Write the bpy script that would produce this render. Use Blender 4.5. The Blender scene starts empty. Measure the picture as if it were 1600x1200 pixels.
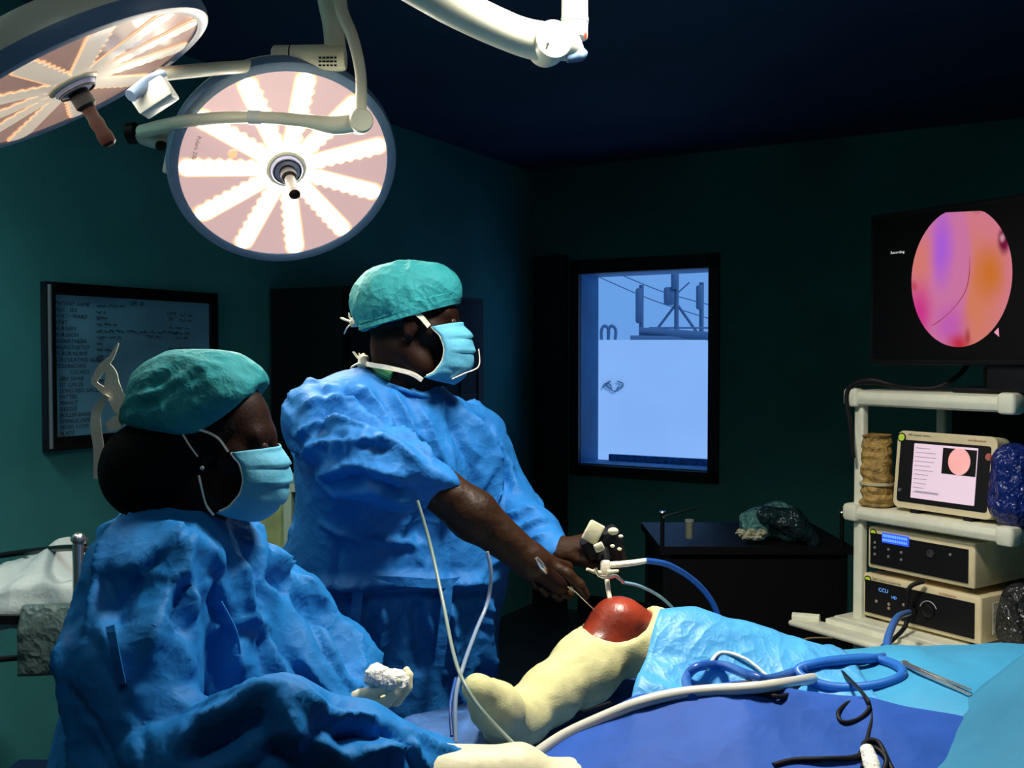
import bpy, math, random
import numpy as np
from mathutils import Vector, Matrix, noise as mnoise
random.seed(4)
sc = bpy.context.scene
COL = sc.collection
PI = math.pi
# ------------------------------------------------------------------ camera, world, exposure, added fill lights
F = 1550.0
CAMZ = 1.5
PITCH = math.atan(42 / F)
cam_d = bpy.data.cameras.new('camera')
cam = bpy.data.objects.new('camera', cam_d); COL.objects.link(cam)
cam.location = (0, 0, CAMZ)
cam.rotation_euler = (PI / 2 - PITCH, 0, 0)
cam_d.sensor_width = 36; cam_d.lens = F / 1600 * 36; cam_d.clip_start = .05
sc.camera = cam
sc.view_settings.view_transform = 'Standard'; sc.view_settings.look = 'None'
sc.view_settings.exposure = 0.0; sc.view_settings.gamma = 1.0
sc.view_settings.use_curve_mapping = False
world = bpy.data.worlds.new('world'); sc.world = world; world.use_nodes = True
wb = world.node_tree.nodes['Background']
wb.inputs[0].default_value = (.22, .47, .92, 1); wb.inputs[1].default_value = .92

sun_d = bpy.data.lights.new('sun', 'SUN'); sun_d.energy = 1.7; sun_d.angle = .2; sun_d.color = (.66, .72, 1.0)
sun = bpy.data.objects.new('sun', sun_d); COL.objects.link(sun); sun.rotation_euler = Vector((1, -1, 1.3)).to_track_quat('Z', 'Y').to_euler()

def area_light(name, loc, direction, size, energy, color, spread=PI, shape='DISK', size_y=None, xaxis=None):
    l = bpy.data.lights.new(name, 'AREA'); l.shape = shape; l.size = size
    if size_y: l.size_y = size_y
    l.energy = energy; l.color = color; l.spread = spread
    o = bpy.data.objects.new(name, l); COL.objects.link(o)
    z = -Vector(direction).normalized()
    if xaxis is None:
        o.rotation_euler = z.to_track_quat('Z', 'Y').to_euler()
    else:
        x = Vector(xaxis); x = (x - z * x.dot(z)).normalized(); y = z.cross(x)
        o.rotation_euler = Matrix((x, y, z)).transposed().to_euler()
    o.location = loc
    return o
FILL_LIGHTS = [  # added wall and fill lights (built further down as fixtures), out of the frame
    ((-1.75, 2.05), 8.5, (.75, .95, 1.0), (-.35, .15, -1)),
    ((-.5, .5), .5, (.80, .93, 1.0), (0, 0, -1)),
]
for (lx, ly), en, colr, dr_ in FILL_LIGHTS:
    area_light('fill_light', (lx, ly, 2.56), dr_, .4, en, colr, spread=2.1, shape='SQUARE')
LAMP1_W, LAMP2_W, ADDED_LAMP_W = 7.0, 2.6, 23.0

# ------------------------------------------------------------------ helpers
fwd = Vector((0, math.cos(PITCH), -math.sin(PITCH))); rgt = Vector((1, 0, 0)); upv = Vector((0, math.sin(PITCH), math.cos(PITCH)))
def P(px, py, d):
    return Vector((0, 0, CAMZ)) + d * (fwd + rgt * ((px - 800) / F) - upv * ((py - 600) / F))
P0 = P
def V(*a): return Vector(a)

def sRGB(r, g, b):
    f = lambda c: (c / 255 / 12.92) if c / 255 <= .04045 else ((c / 255 + .055) / 1.055) ** 2.4
    return (f(r), f(g), f(b))
MATS = {}
def mat(name, color, rough=.6, metal=0, bump=None, var=0, spec=.5, emit=None, es=0, trans=0, coords='Object', bscale=20, bstr=.3, vscale=6, sheen=0, sss=0):
    if name in MATS: return MATS[name]
    m = bpy.data.materials.new(name); m.use_nodes = True; MATS[name] = m
    nt = m.node_tree; b = nt.nodes['Principled BSDF']
    b.inputs['Base Color'].default_value = (*color, 1); b.inputs['Roughness'].default_value = rough
    b.inputs['Metallic'].default_value = metal; b.inputs['Specular IOR Level'].default_value = spec
    if emit: b.inputs['Emission Color'].default_value = (*emit, 1); b.inputs['Emission Strength'].default_value = es
    if trans: b.inputs['Transmission Weight'].default_value = trans
    if sheen: b.inputs['Sheen Weight'].default_value = sheen
    tc = nt.nodes.new('ShaderNodeTexCoord')
    if var:
        n = nt.nodes.new('ShaderNodeTexNoise'); n.inputs['Scale'].default_value = vscale; n.inputs['Detail'].default_value = 6
        nt.links.new(tc.outputs[coords], n.inputs['Vector'])
        mx = nt.nodes.new('ShaderNodeMix'); mx.data_type = 'RGBA'
        lo = [c * (1 - var) for c in color]; hi = [min(1, c * (1 + var)) for c in color]
        mx.inputs['A'].default_value = (*lo, 1); mx.inputs['B'].default_value = (*hi, 1)
        cr = nt.nodes.new('ShaderNodeMapRange'); cr.inputs[1].default_value = .3; cr.inputs[2].default_value = .7
        nt.links.new(n.outputs['Fac'], cr.inputs[0]); nt.links.new(cr.outputs[0], mx.inputs['Factor'])
        nt.links.new(mx.outputs['Result'], b.inputs['Base Color'])
    if bump:
        bp = nt.nodes.new('ShaderNodeBump'); bp.inputs['Strength'].default_value = bstr; bp.inputs['Distance'].default_value = .02
        if bump == 'noise':
            n = nt.nodes.new('ShaderNodeTexNoise'); n.inputs['Scale'].default_value = bscale; n.inputs['Detail'].default_value = 5
            nt.links.new(tc.outputs[coords], n.inputs['Vector']); nt.links.new(n.outputs['Fac'], bp.inputs['Height'])
        elif bump == 'crumple':      # sharp creases between flat facets, like non-woven cloth
            prev = None
            for fq, wt in ((1, 1.0), (2.4, .45), (6, .14)):
                n = nt.nodes.new('ShaderNodeTexNoise'); n.inputs['Scale'].default_value = bscale * fq; n.inputs['Detail'].default_value = 0
                nt.links.new(tc.outputs[coords], n.inputs['Vector'])
                q1 = nt.nodes.new('ShaderNodeMath'); q1.operation = 'SUBTRACT'; q1.inputs[1].default_value = .5; nt.links.new(n.outputs['Fac'], q1.inputs[0])
                q2 = nt.nodes.new('ShaderNodeMath'); q2.operation = 'ABSOLUTE'; nt.links.new(q1.outputs[0], q2.inputs[0])
                mm = nt.nodes.new('ShaderNodeMath'); mm.operation = 'MULTIPLY_ADD'; mm.inputs[1].default_value = -wt * 2; mm.inputs[2].default_value = 0
                nt.links.new(q2.outputs[0], mm.inputs[0])
                if prev: nt.links.new(prev.outputs[0], mm.inputs[2])
                prev = mm
            nt.links.new(mm.outputs[0], bp.inputs['Height'])
        nt.links.new(bp.outputs['Normal'], b.inputs['Normal'])
    return m

# ---- mesh accumulator
class MB:
    def __init__(s): s.v = []; s.f = []
    def add(s, vs, fs):
        o = len(s.v); s.v += [Vector(p) for p in vs]; s.f += [tuple(i + o for i in f) for f in fs]; return s
    def box(s, c, size, R=None, bev=0.0):
        """box with centre c, full size, rotation matrix R; bev rounds the vertical edges and rims"""
        R = R or Matrix.Identity(3); hx, hy, hz = [q / 2 for q in size]; c = Vector(c)
        if bev <= 0:
            vs = [c + R @ V(x * hx, y * hy, z * hz) for z in (-1, 1) for x, y in ((-1, -1), (1, -1), (1, 1), (-1, 1))]
            return s.add(vs, [(3, 2, 1, 0), (4, 5, 6, 7), (0, 1, 5, 4), (1, 2, 6, 5), (2, 3, 7, 6), (3, 0, 4, 7)])
        bev = min(bev, hx * .95, hy * .95); bz = min(bev, hz * .9)
        def ring(ins, z):
            out = []
            for cx, cy, a0 in ((1, 1, 0), (-1, 1, 90), (-1, -1, 180), (1, -1, 270)):
                for k in range(5):
                    a = math.radians(a0 + k * 22.5); r = max(bev - ins, 0.0001)
                    out.append(c + R @ V(cx * (hx - bev) + r * math.cos(a), cy * (hy - bev) + r * math.sin(a), z))
            return out
        rs = [ring(bz, -hz), ring(bz * .3, -hz + bz * .3), ring(0, -hz + bz), ring(0, hz - bz), ring(bz * .3, hz - bz * .3), ring(bz, hz)]
        n = 20; vs = [p for r in rs for p in r]; fs = []
        for k in range(5):
            for i in range(n):
                j = (i + 1) % n; fs.append((k * n + i, k * n + j, (k + 1) * n + j, (k + 1) * n + i))
        fs.append(tuple(range(n - 1, -1, -1))); fs.append(tuple(range(5 * n, 6 * n)))
        return s.add(vs, fs)
    def tube(s, pts, r, n=10, sub=6, closed=False, flat=1.0, cap=True):
        pts = [Vector(p) for p in pts]
        rr = r if isinstance(r, (list, tuple)) else [r] * len(pts)
        P_, R_ = [], []
        m = len(pts)
        if sub > 1 and m > 2:
            for i in range(m if closed else m - 1):
                p0 = pts[(i - 1) % m] if closed else pts[max(i - 1, 0)]
                p1 = pts[i]; p2 = pts[(i + 1) % m]; p3 = pts[(i + 2) % m] if closed else pts[min(i + 2, m - 1)]
                for k in range(sub):
                    t = k / sub
                    P_.append(.5 * ((2 * p1) + (p2 - p0) * t + (2 * p0 - 5 * p1 + 4 * p2 - p3) * t * t + (3 * p1 - p0 - 3 * p2 + p3) * t ** 3))
                    R_.append(rr[i] * (1 - t) + rr[(i + 1) % m] * t)
            if not closed: P_.append(pts[-1]); R_.append(rr[-1])
        else: P_, R_ = pts, rr
        N = len(P_); vs = []; fs = []; up = None
        for i in range(N):
            a = P_[i - 1] if (i > 0 or closed) else P_[i]; b = P_[(i + 1) % N] if (i < N - 1 or closed) else P_[i]
            t = (b - a).normalized() if (b - a).length > 1e-9 else V(0, 0, 1)
            if up is None: up = V(0, 0, 1) if abs(t.z) < .9 else V(1, 0, 0)
            x = up.cross(t)
            if x.length < 1e-5: x = V(1, 0, 0).cross(t)
            x.normalize(); y = t.cross(x); up = y
            for k in range(n):
                an = 2 * PI * k / n
                vs.append(P_[i] + x * (math.cos(an) * R_[i]) + y * (math.sin(an) * R_[i] * flat))
        for i in range(N if closed else N - 1):
            j = (i + 1) % N
            for k in range(n):
                l = (k + 1) % n; fs.append((i * n + k, i * n + l, j * n + l, j * n + k))
        if cap and not closed: fs.append(tuple(range(n - 1, -1, -1))); fs.append(tuple((N - 1) * n + k for k in range(n)))
        return s.add(vs, fs)
    def lathe(s, prof, o, axis, n=32, xa=None, arc=1.0, capped=True):
        """prof: list of (radius, height along axis)"""
        o = Vector(o); z = Vector(axis).normalized()
        x = Vector(xa) if xa is not None else (V(1, 0, 0) if abs(z.x) < .9 else V(0, 1, 0))
        x = (x - z * x.dot(z)).normalized(); y = z.cross(x)
        vs = []; fs = []
        for r, h in prof:
            for k in range(n):
                a = 2 * PI * k / n; vs.append(o + z * h + (x * math.cos(a) + y * math.sin(a)) * max(r, 1e-5))
        for i in range(len(prof) - 1):
            for k in range(n):
                l = (k + 1) % n; fs.append((i * n + k, i * n + l, (i + 1) * n + l, (i + 1) * n + k))
        if capped: fs.append(tuple(range(n - 1, -1, -1))); fs.append(tuple((len(prof) - 1) * n + k for k in range(n)))
        return s.add(vs, fs)
    def prism(s, poly, o, xa, ya, h):
        """poly of 2-D points in the plane (o, xa, ya), thickness h along xa x ya"""
        o = Vector(o); xa = Vector(xa).normalized(); ya = Vector(ya).normalized(); z = xa.cross(ya)
        n = len(poly)
        vs = [o + xa * p[0] + ya * p[1] for p in poly] + [o + xa * p[0] + ya * p[1] + z * h for p in poly]
        fs = [tuple(range(n - 1, -1, -1)), tuple(range(n, 2 * n))] + [(i, (i + 1) % n, n + (i + 1) % n, n + i) for i in range(n)]
        return s.add(vs, fs)
    def ribbon(s, pts, w, wdir, sub=6, th=.0012):
        pts = [Vector(p) for p in pts]; m = len(pts); W = w if isinstance(w, (list, tuple)) else [w] * m
        Q = []; WW = []
        for i in range(m - 1):
            p0 = pts[max(i - 1, 0)]; p1 = pts[i]; p2 = pts[i + 1]; p3 = pts[min(i + 2, m - 1)]
            for k in range(sub):
                t = k / sub
                Q.append(.5 * ((2 * p1) + (p2 - p0) * t + (2 * p0 - 5 * p1 + 4 * p2 - p3) * t * t + (3 * p1 - p0 - 3 * p2 + p3) * t ** 3))
                WW.append(W[i] * (1 - t) + W[i + 1] * t)
        Q.append(pts[-1]); WW.append(W[-1]); wd = Vector(wdir).normalized()
        vs = []; fs = []
        for i, q in enumerate(Q):
            t = (Q[min(i + 1, len(Q) - 1)] - Q[max(i - 1, 0)]).normalized()
            x = (wd - t * wd.dot(t)).normalized() * WW[i] / 2; nn = t.cross(x).normalized() * th
            vs += [q - x - nn, q + x - nn, q + x + nn, q - x + nn]
        for i in range(len(Q) - 1):
            for k in range(4): fs.append((i * 4 + k, i * 4 + (k + 1) % 4, i * 4 + 4 + (k + 1) % 4, i * 4 + 4 + k))
        fs.append((3, 2, 1, 0)); b = (len(Q) - 1) * 4; fs.append((b, b + 1, b + 2, b + 3))
        return s.add(vs, fs)
    def ell(s, c, r, R=None, nu=20, nv=12, wob=0, seed=0):
        R = R or Matrix.Identity(3); c = Vector(c); vs = []; fs = []
        for i in range(1, nv):
            th = PI * i / nv
            for k in range(nu):
                a = 2 * PI * k / nu
                q = V(math.sin(th) * math.cos(a), math.sin(th) * math.sin(a), math.cos(th))
                w = 1 + wob * mnoise.noise(q * 2.3 + V(seed, 0, 0)) if wob else 1
                vs.append(c + R @ V(q.x * r[0], q.y * r[1], q.z * r[2]) * w)
        t = len(vs); vs.append(c + R @ V(0, 0, r[2])); vs.append(c - R @ V(0, 0, r[2]))
        for i in range(nv - 2):
            for k in range(nu):
                l = (k + 1) % nu; fs.append((i * nu + k, (i + 1) * nu + k, (i + 1) * nu + l, i * nu + l))
        for k in range(nu):
            l = (k + 1) % nu; fs.append((t, k, l)); fs.append((t + 1, (nv - 2) * nu + l, (nv - 2) * nu + k))
        return s.add(vs, fs)

ORIG = {}
def link(name, vs, fs, m, parent=None, smooth=True, angle=None):
    vs = np.asarray([tuple(p) for p in vs], dtype=float) if not isinstance(vs, np.ndarray) else vs
    lo, hi = vs.min(0), vs.max(0)
    o3 = Vector(((lo[0] + hi[0]) / 2, (lo[1] + hi[1]) / 2, lo[2]))
    me = bpy.data.meshes.new(name)
    me.from_pydata((vs - np.array(o3)).tolist(), [], fs if isinstance(fs, list) else fs.tolist())
    me.update()
    if smooth:
        me.shade_smooth()
        if angle is not None:
            try: me.set_sharp_from_angle(angle=math.radians(angle))
            except Exception: pass
    me.materials.append(m)
    ob = bpy.data.objects.new(name, me); COL.objects.link(ob)
    if parent is not None:
        ob.parent = parent; ob.location = o3 - ORIG[parent.name]
    else: ob.location = o3
    ORIG[ob.name] = o3
    return ob
def build(name, mb, m, parent=None, smooth=True, angle=38):
    return link(name, mb.v, mb.f, m, parent, smooth, angle)
def thing(name, loc, label, cat, group=None):
    o = bpy.data.objects.new(name, None); COL.objects.link(o); o.location = loc; o.empty_display_size = .05
    ORIG[o.name] = Vector(loc); o['label'] = label; o['category'] = cat
    if group: o['group'] = group
    return o
def tag(o, label, cat, group=None):
    o['label'] = label; o['category'] = cat
    if group: o['group'] = group
    return o
def struct(o): o['kind'] = 'structure'; return o
def text(body, size, m, parent, o, xa, ya, name='lettering', h=.0006, align='LEFT', space=1.0, shear=0):
    cu = bpy.data.curves.new('tmp', 'FONT'); cu.body = body; cu.size = size; cu.align_x = align; cu.space_line = space; cu.shear = shear
    cu.resolution_u = 2
    t = bpy.data.objects.new('tmp', cu); COL.objects.link(t)
    bpy.context.view_layer.update()
    dg = bpy.context.evaluated_depsgraph_get()
    me = bpy.data.meshes.new_from_object(t.evaluated_get(dg))
    xa = Vector(xa).normalized(); ya = Vector(ya).normalized(); z = xa.cross(ya); o = Vector(o)
    vs = [o + xa * v.co.x + ya * v.co.y + z * h for v in me.vertices]; fs = [tuple(p.vertices) for p in me.polygons]
    bpy.data.objects.remove(t); bpy.data.curves.remove(cu); bpy.data.meshes.remove(me)
    if not vs: return None
    return link(name, vs, fs, m, parent, smooth=False)

# ---- numpy value noise
_rng = np.random.RandomState(7); _perm = _rng.rand(64, 64, 64).astype(np.float32)
def vnoise(p):
    i = np.floor(p).astype(int); f = p - i; f = f * f * (3 - 2 * f); i &= 63; j = (i + 1) & 63
    x0, y0, z0 = i.T; x1, y1, z1 = j.T; fx, fy, fz = f.T
    L = lambda a, b, t: a + (b - a) * t
    return L(L(L(_perm[x0, y0, z0], _perm[x1, y0, z0], fx), L(_perm[x0, y1, z0], _perm[x1, y1, z0], fx), fy),
             L(L(_perm[x0, y0, z1], _perm[x1, y0, z1], fx), L(_perm[x0, y1, z1], _perm[x1, y1, z1], fx), fy), fz)
def ridged(p): return 1 - np.abs(2 * vnoise(p) - 1)
def folds(p, freq=7.0, stretch=(1, 1, .35), seed=0):
    q = p * np.array(stretch) * freq + seed
    w = np.stack([vnoise(q * .6 + 11), vnoise(q * .6 + 23), vnoise(q * .6 + 37)], 1)
    q = q + .9 * w
    return ridged(q) ** 1.3 * .62 + ridged(q * 2.1 + 5) * .26 + ridged(q * 4.3 + 15) * .10 + vnoise(q * .5) * .15

# ---- signed-distance surfaces (smooth unions), extracted with surface nets
class SDF:
    def __init__(s, lo, hi, h):
        s.lo = np.array(lo, float); s.h = h
        n = np.ceil((np.array(hi) - s.lo) / h).astype(int) + 1; s.n = n
        s.ax = [s.lo[i] + np.arange(n[i]) * h for i in range(3)]
        s.F = np.full(tuple(n), .12, dtype=np.float32)
    def _sl(s, pts, m):
        pts = np.array([tuple(p) for p in pts]); lo = pts.min(0) - m; hi = pts.max(0) + m
        a = np.clip(np.floor((lo - s.lo) / s.h).astype(int), 0, s.n - 1); b = np.clip(np.ceil((hi - s.lo) / s.h).astype(int) + 1, 1, s.n)
        if np.any(b <= a): return None, None
        sl = tuple(slice(a[i], b[i]) for i in range(3))
        X = np.stack(np.meshgrid(*[s.ax[i][sl[i]] for i in range(3)], indexing='ij'), -1).astype(np.float32)
        return sl, X
    def _put(s, sl, d, k, op):
        A = s.F[sl]
        if op == 'add':
            hh = np.maximum(k - np.abs(A - d), 0) / k; s.F[sl] = np.minimum(A, d) - hh * hh * k * .25
        else:
            d = -d; hh = np.maximum(k - np.abs(A - d), 0) / k; s.F[sl] = np.maximum(A, d) + hh * hh * k * .25
    def cone(s, a, b, ra, rb=None, k=.03, op='add', sq=None):
        rb = ra if rb is None else rb; a = np.array(a, np.float32); b = np.array(b, np.float32)
        sl, X = s._sl([a, b], max(ra, rb) + .07 + k)
        if sl is None: return s
        ab = b - a; L = float(ab @ ab) + 1e-12; t = np.clip(((X - a) @ ab) / L, 0, 1)
        D = X - a - t[..., None] * ab
        if sq is not None:      # flatten along a direction: (dir, factor>1)
            dn = np.array(Vector(sq[0]).normalized(), np.float32); D = D + (D @ dn)[..., None] * dn * (sq[1] - 1)
        d = np.sqrt((D * D).sum(-1)) - (ra + t * (rb - ra))
        s._put(sl, d, k, op); return s
    def chain(s, pts, rs, k=.03, op='add', sq=None):
        if not isinstance(rs, (list, tuple)): rs = [rs] * len(pts)
        for i in range(len(pts) - 1): s.cone(pts[i], pts[i + 1], rs[i], rs[i + 1], k, op, sq)
        return s
    def ell(s, c, r, R=None, k=.03, op='add'):
        c = np.array(c, np.float32); r = np.array(r, np.float32)
        sl, X = s._sl([c], float(r.max()) + .07 + k)
        if sl is None: return s
        q = X - c
        if R is not None: q = q @ np.array(R, np.float32)
        k0 = np.sqrt(((q / r) ** 2).sum(-1)); k1 = np.sqrt(((q / r ** 2) ** 2).sum(-1)) + 1e-9
        s._put(sl, k0 * (k0 - 1) / k1, k, op); return s
    def cut(s, o, n):
        X = np.stack(np.meshgrid(*s.ax, indexing='ij'), -1).astype(np.float32)
        n = np.array(Vector(n).normalized(), np.float32)
        s.F = np.maximum(s.F, (X - np.array(o, np.float32)) @ n); return s
    def mesh(s):
        Fv = s.F.copy()
        for ax in range(3):
            ix = [slice(None)] * 3
            for e in (0, -1): ix[ax] = e; Fv[tuple(ix)] = np.maximum(Fv[tuple(ix)], 1e-3)
        I = Fv < 0; nx, ny, nz = Fv.shape
        acc = np.zeros((nx - 1, ny - 1, nz - 1, 3), np.float32); cnt = np.zeros((nx - 1, ny - 1, nz - 1), np.float32)
        for ax in range(3):
            o = [a for a in range(3) if a != ax]
            for i in (0, 1):
                for j in (0, 1):
                    s0 = [None] * 3; s1 = [None] * 3
                    s0[ax] = slice(0, -1); s1[ax] = slice(1, None)
                    for a, q in ((o[0], i), (o[1], j)):
                        s0[a] = s1[a] = slice(q, Fv.shape[a] - 1 + q)
                    A = Fv[tuple(s0)]; B = Fv[tuple(s1)]; m = (A < 0) != (B < 0)
                    t = np.where(m, A / np.where(m, A - B, 1), 0)
                    acc[..., ax] += t * m; acc[..., o[0]] += i * m; acc[..., o[1]] += j * m; cnt += m
        act = cnt > 0; idx = -np.ones(act.shape, int); idx[act] = np.arange(act.sum())
        g = np.stack(np.nonzero(act), 1); vs = s.lo + (g + acc[act] / cnt[act][:, None]) * s.h
        faces = []
        for ax in range(3):
            o = [(ax + 1) % 3, (ax + 2) % 3]
            s0 = [slice(None)] * 3; s1 = [slice(None)] * 3; s0[ax] = slice(0, -1); s1[ax] = slice(1, None)
            A = I[tuple(s0)]; B = I[tuple(s1)]; m = A != B
            q = np.stack(np.nonzero(m), 1)
            ok = (q[:, o[0]] > 0) & (q[:, o[1]] > 0) & (q[:, o[0]] < Fv.shape[o[0]] - 1) & (q[:, o[1]] < Fv.shape[o[1]] - 1)
            q = q[ok]; fl = A[tuple(q.T)]
            def cell(da, db):
                c = q.copy(); c[:, o[0]] -= da; c[:, o[1]] -= db; return idx[tuple(c.T)]
            quad = np.stack([cell(1, 1), cell(0, 1), cell(0, 0), cell(1, 0)], 1)
            quad[~fl] = quad[~fl][:, ::-1]; faces.append(quad)
        return vs.astype(float), np.concatenate(faces)
def normals(vs, fs):
    n = np.cross(vs[fs[:, 2]] - vs[fs[:, 0]], vs[fs[:, 3]] - vs[fs[:, 1]]); N = np.zeros_like(vs)
    for k in range(4): np.add.at(N, fs[:, k], n)
    return N / (np.linalg.norm(N, axis=1)[:, None] + 1e-12)
def relax(vs, fs, it=1, lam=.5):
    e = np.concatenate([fs[:, [i, (i + 1) % 4]] for i in range(4)])
    for _ in range(it):
        S = np.zeros_like(vs); c = np.zeros(len(vs)); np.add.at(S, e[:, 0], vs[e[:, 1]]); np.add.at(S, e[:, 1], vs[e[:, 0]])
        np.add.at(c, e[:, 0], 1); np.add.at(c, e[:, 1], 1)
        vs = vs + lam * (S / c[:, None] - vs)
    return vs
def sdf_obj(name, S, m, parent=None, amp=0, freq=7, stretch=(1, 1, .35), seed=0, rel=1, fine=0, mask=None):
    vs, fs = S.mesh(); vs = relax(vs, fs, rel)
    if amp:
        N = normals(vs, fs); a = amp * (folds(vs, freq, stretch, seed) - .45)
        if mask is not None: a = a * mask(vs)
        vs = vs + N * a[:, None]
        if fine: N = normals(vs, fs); vs = vs + N * (fine * (folds(vs, freq * 3, stretch, seed + 9) - .4))[:, None]
    return link(name, vs, fs, m, parent, True, None)

def seg_pts(pts, step=.012):
    out = []
    for a, b in zip(pts[:-1], pts[1:]):
        a = np.array(a, float); b = np.array(b, float); k = max(1, int(np.linalg.norm(b - a) / step))
        out += [a + (b - a) * i / k for i in range(k)]
    return np.array(out + [np.array(pts[-1], float)])
def crease(vs, N, pts, w, h, snap=True, both=1.0):
    q = seg_pts(pts)
    if snap: q = np.array([vs[np.argmin(((vs - p) ** 2).sum(1))] for p in q])
    lo, hi = q.min(0) - w, q.max(0) + w
    ii = np.nonzero(np.all((vs > lo) & (vs < hi), 1))[0]
    if len(ii) == 0: return
    best = np.full(len(ii), 9.0); tt = np.zeros(len(ii)); v = vs[ii]
    for k in range(len(q) - 1):
        a, b = q[k], q[k + 1]; ab = b - a; t = np.clip(((v - a) @ ab) / (ab @ ab + 1e-12), 0, 1)
        d = np.linalg.norm(v - a - t[:, None] * ab, axis=1); m = d < best; best[m] = d[m]; tt[m] = (k + t[m]) / (len(q) - 1)
    f = np.clip(1 - best / w, 0, 1); f = f * (.35 + .65 * f); e = np.minimum(1, np.minimum(tt, 1 - tt) * 5 + .05)
    return ii, f * e * h
def cloth_obj(name, S, m, parent, axes, hand_folds, nrand=70, seed=0, amp=.008, freq=4, zmin=.75, L=(.10, .34), W_=(.014, .038), H_=(.005, .016), ang=32):
    """gown surface: smooth volume, drawn folds (world points) and scattered folds that follow the limb they lie on"""
    vs, fs = S.mesh(); vs = relax(vs, fs, 2); rr = np.random.RandomState(seed)
    N = normals(vs, fs); D = np.zeros(len(vs)); D += amp * (folds(vs, freq, (1, 1, .5), seed) - .5)
    for pts, w, h in hand_folds:
        r = crease(vs, N, pts, w * .9, h * 1.5)
        if r: np.add.at(D, r[0], r[1])
    A_ = np.array([tuple(a) for a, b in axes]); B_ = np.array([tuple(b) for a, b in axes])
    cand = np.nonzero(vs[:, 2] > zmin)[0]
    for _ in range(nrand):
        i = cand[rr.randint(len(cand))]; p = vs[i].copy()
        ab = B_ - A_; t = np.clip(((p - A_) * ab).sum(1) / (ab * ab).sum(1), 0, 1); dd = np.linalg.norm(p - A_ - t[:, None] * ab, axis=1); k = dd.argmin()
        ax_ = ab[k] / np.linalg.norm(ab[k]); n = N[i]; f = ax_ - n * (ax_ @ n); f /= np.linalg.norm(f) + 1e-9
        an = math.radians(rr.uniform(-ang, ang)); f = f * math.cos(an) + np.cross(n, f) * math.sin(an); g = np.cross(n, f) * rr.uniform(-.25, .25)
        Ln = rr.uniform(*L); pts = [p + (f * s_ + g * (s_ * s_ / Ln)) * 1.0 for s_ in np.linspace(-Ln / 2, Ln / 2, 9)]
        sgn = 1 if rr.rand() < .6 else -1; w = rr.uniform(*W_)
        r = crease(vs, N, pts, w, sgn * rr.uniform(*H_))
        if r: np.add.at(D, r[0], r[1])
    D = np.clip(D, -.020, .045); vs = vs + N * D[:, None]
    return link(name, vs, fs, m, parent, True, None)

def hand(S, wrist, d, n, side, curl=(.5, .6, .5), spread=.08, sc_=1.0, thumb=(.6, .75, .35), tcurl=.35, k=.008, r0=.0095):
    """right/left hand into S: d finger direction, n palm side normal, side=+1/-1 picks the thumb side (d x n)"""
    d = Vector(d).normalized(); n = Vector(n); n = (n - d * n.dot(d)).normalized(); s = d.cross(n) * side; w = Vector(wrist); q = sc_
    kn = []
    for i, off in enumerate((.030, .010, -.011, -.030)):
        base = w + d * (.088 - .006 * abs(i - 1)) * q + s * off * q - n * .002
        S.cone(w + s * off * .6 * q + d * .012 * q, base, .017 * q, .0125 * q, k=.012); kn.append(base)
    tips = []
    lens = ((.042, .026, .021), (.046, .030, .022), (.043, .028, .022), (.034, .021, .019))
    for i in range(4):
        a = 0; p = kn[i]; sp = spread * (1.5 - i)
        for j in range(3):
            a += curl[j] * (1 + .08 * i)
            dd = (d * math.cos(a) + n * math.sin(a) + s * sp * (.8 if j == 0 else .3)).normalized()
            e = p + dd * lens[i][j] * q; rr = (r0, r0 * .93, r0 * .85, r0 * .76)
            S.cone(p, e, rr[j] * q * (1 - .06 * (i == 3)), rr[j + 1] * q * (1 - .06 * (i == 3)), k=.004); p = e
        tips.append(p)
    p = w + d * .022 * q + s * .024 * q + n * .004; td = (d * thumb[0] + s * thumb[1] + n * thumb[2]).normalized(); tr = (.016, .0125, .011, .0085)
    for j, L in enumerate((.042, .032, .026)):
        e = p + td * L * q; S.cone(p, e, tr[j] * q, tr[j + 1] * q, k=.006); p = e
        td = (td + n * tcurl + d * tcurl * .6 - s * tcurl * .4).normalized()
    return tips, p

# ------------------------------------------------------------------ materials
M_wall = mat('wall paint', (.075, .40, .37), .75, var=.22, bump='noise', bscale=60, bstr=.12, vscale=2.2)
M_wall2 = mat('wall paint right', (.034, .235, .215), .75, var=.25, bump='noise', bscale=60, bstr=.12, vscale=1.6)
M_ceil = mat('ceiling paint', (.030, .070, .16), .8, var=.2, vscale=1.2)
M_floor = mat('floor vinyl', (.02, .035, .05), .35, var=.3)
M_black = mat('black plastic', (.008, .008, .010), .5, spec=.2)
M_blackm = mat('black metal', (.01, .01, .012), .4, metal=.3)
M_gown = mat('gown cloth', (.012, .155, .47), .62, var=.10, bump='crumple', bscale=16, bstr=.22, spec=.25, vscale=3)
M_gown2 = mat('gown cloth nurse', (.009, .175, .50), .62, var=.12, bump='crumple', bscale=14, bstr=.22, spec=.25, vscale=3)
M_cap = mat('cap cloth', (.025, .27, .30), .7, var=.12, bump='crumple', bscale=22, bstr=.3, spec=.2)
M_mask = mat('mask cloth', (.10, .42, .60), .7, bump='noise', bscale=120, bstr=.1)
M_tie = mat('cream cotton tie', (.90, .84, .68), .8, bump='noise', bscale=150, bstr=.2)
M_skin = mat('dark skin', (.018, .006, .003), .55, var=.2, bump='noise', bscale=180, bstr=.08, spec=.15)
M_hair = mat('black hair', (.003, .003, .004), .8, bump='noise', bscale=90, bstr=.2, spec=.1)
M_glove = mat('brown latex glove', (.030, .011, .0035), .5, spec=.25, var=.3, bump='crumple', bscale=30, bstr=.10)
M_cream = mat('cream latex glove', (.80, .74, .48), .5, bump='crumple', bscale=24, bstr=.08)
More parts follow.
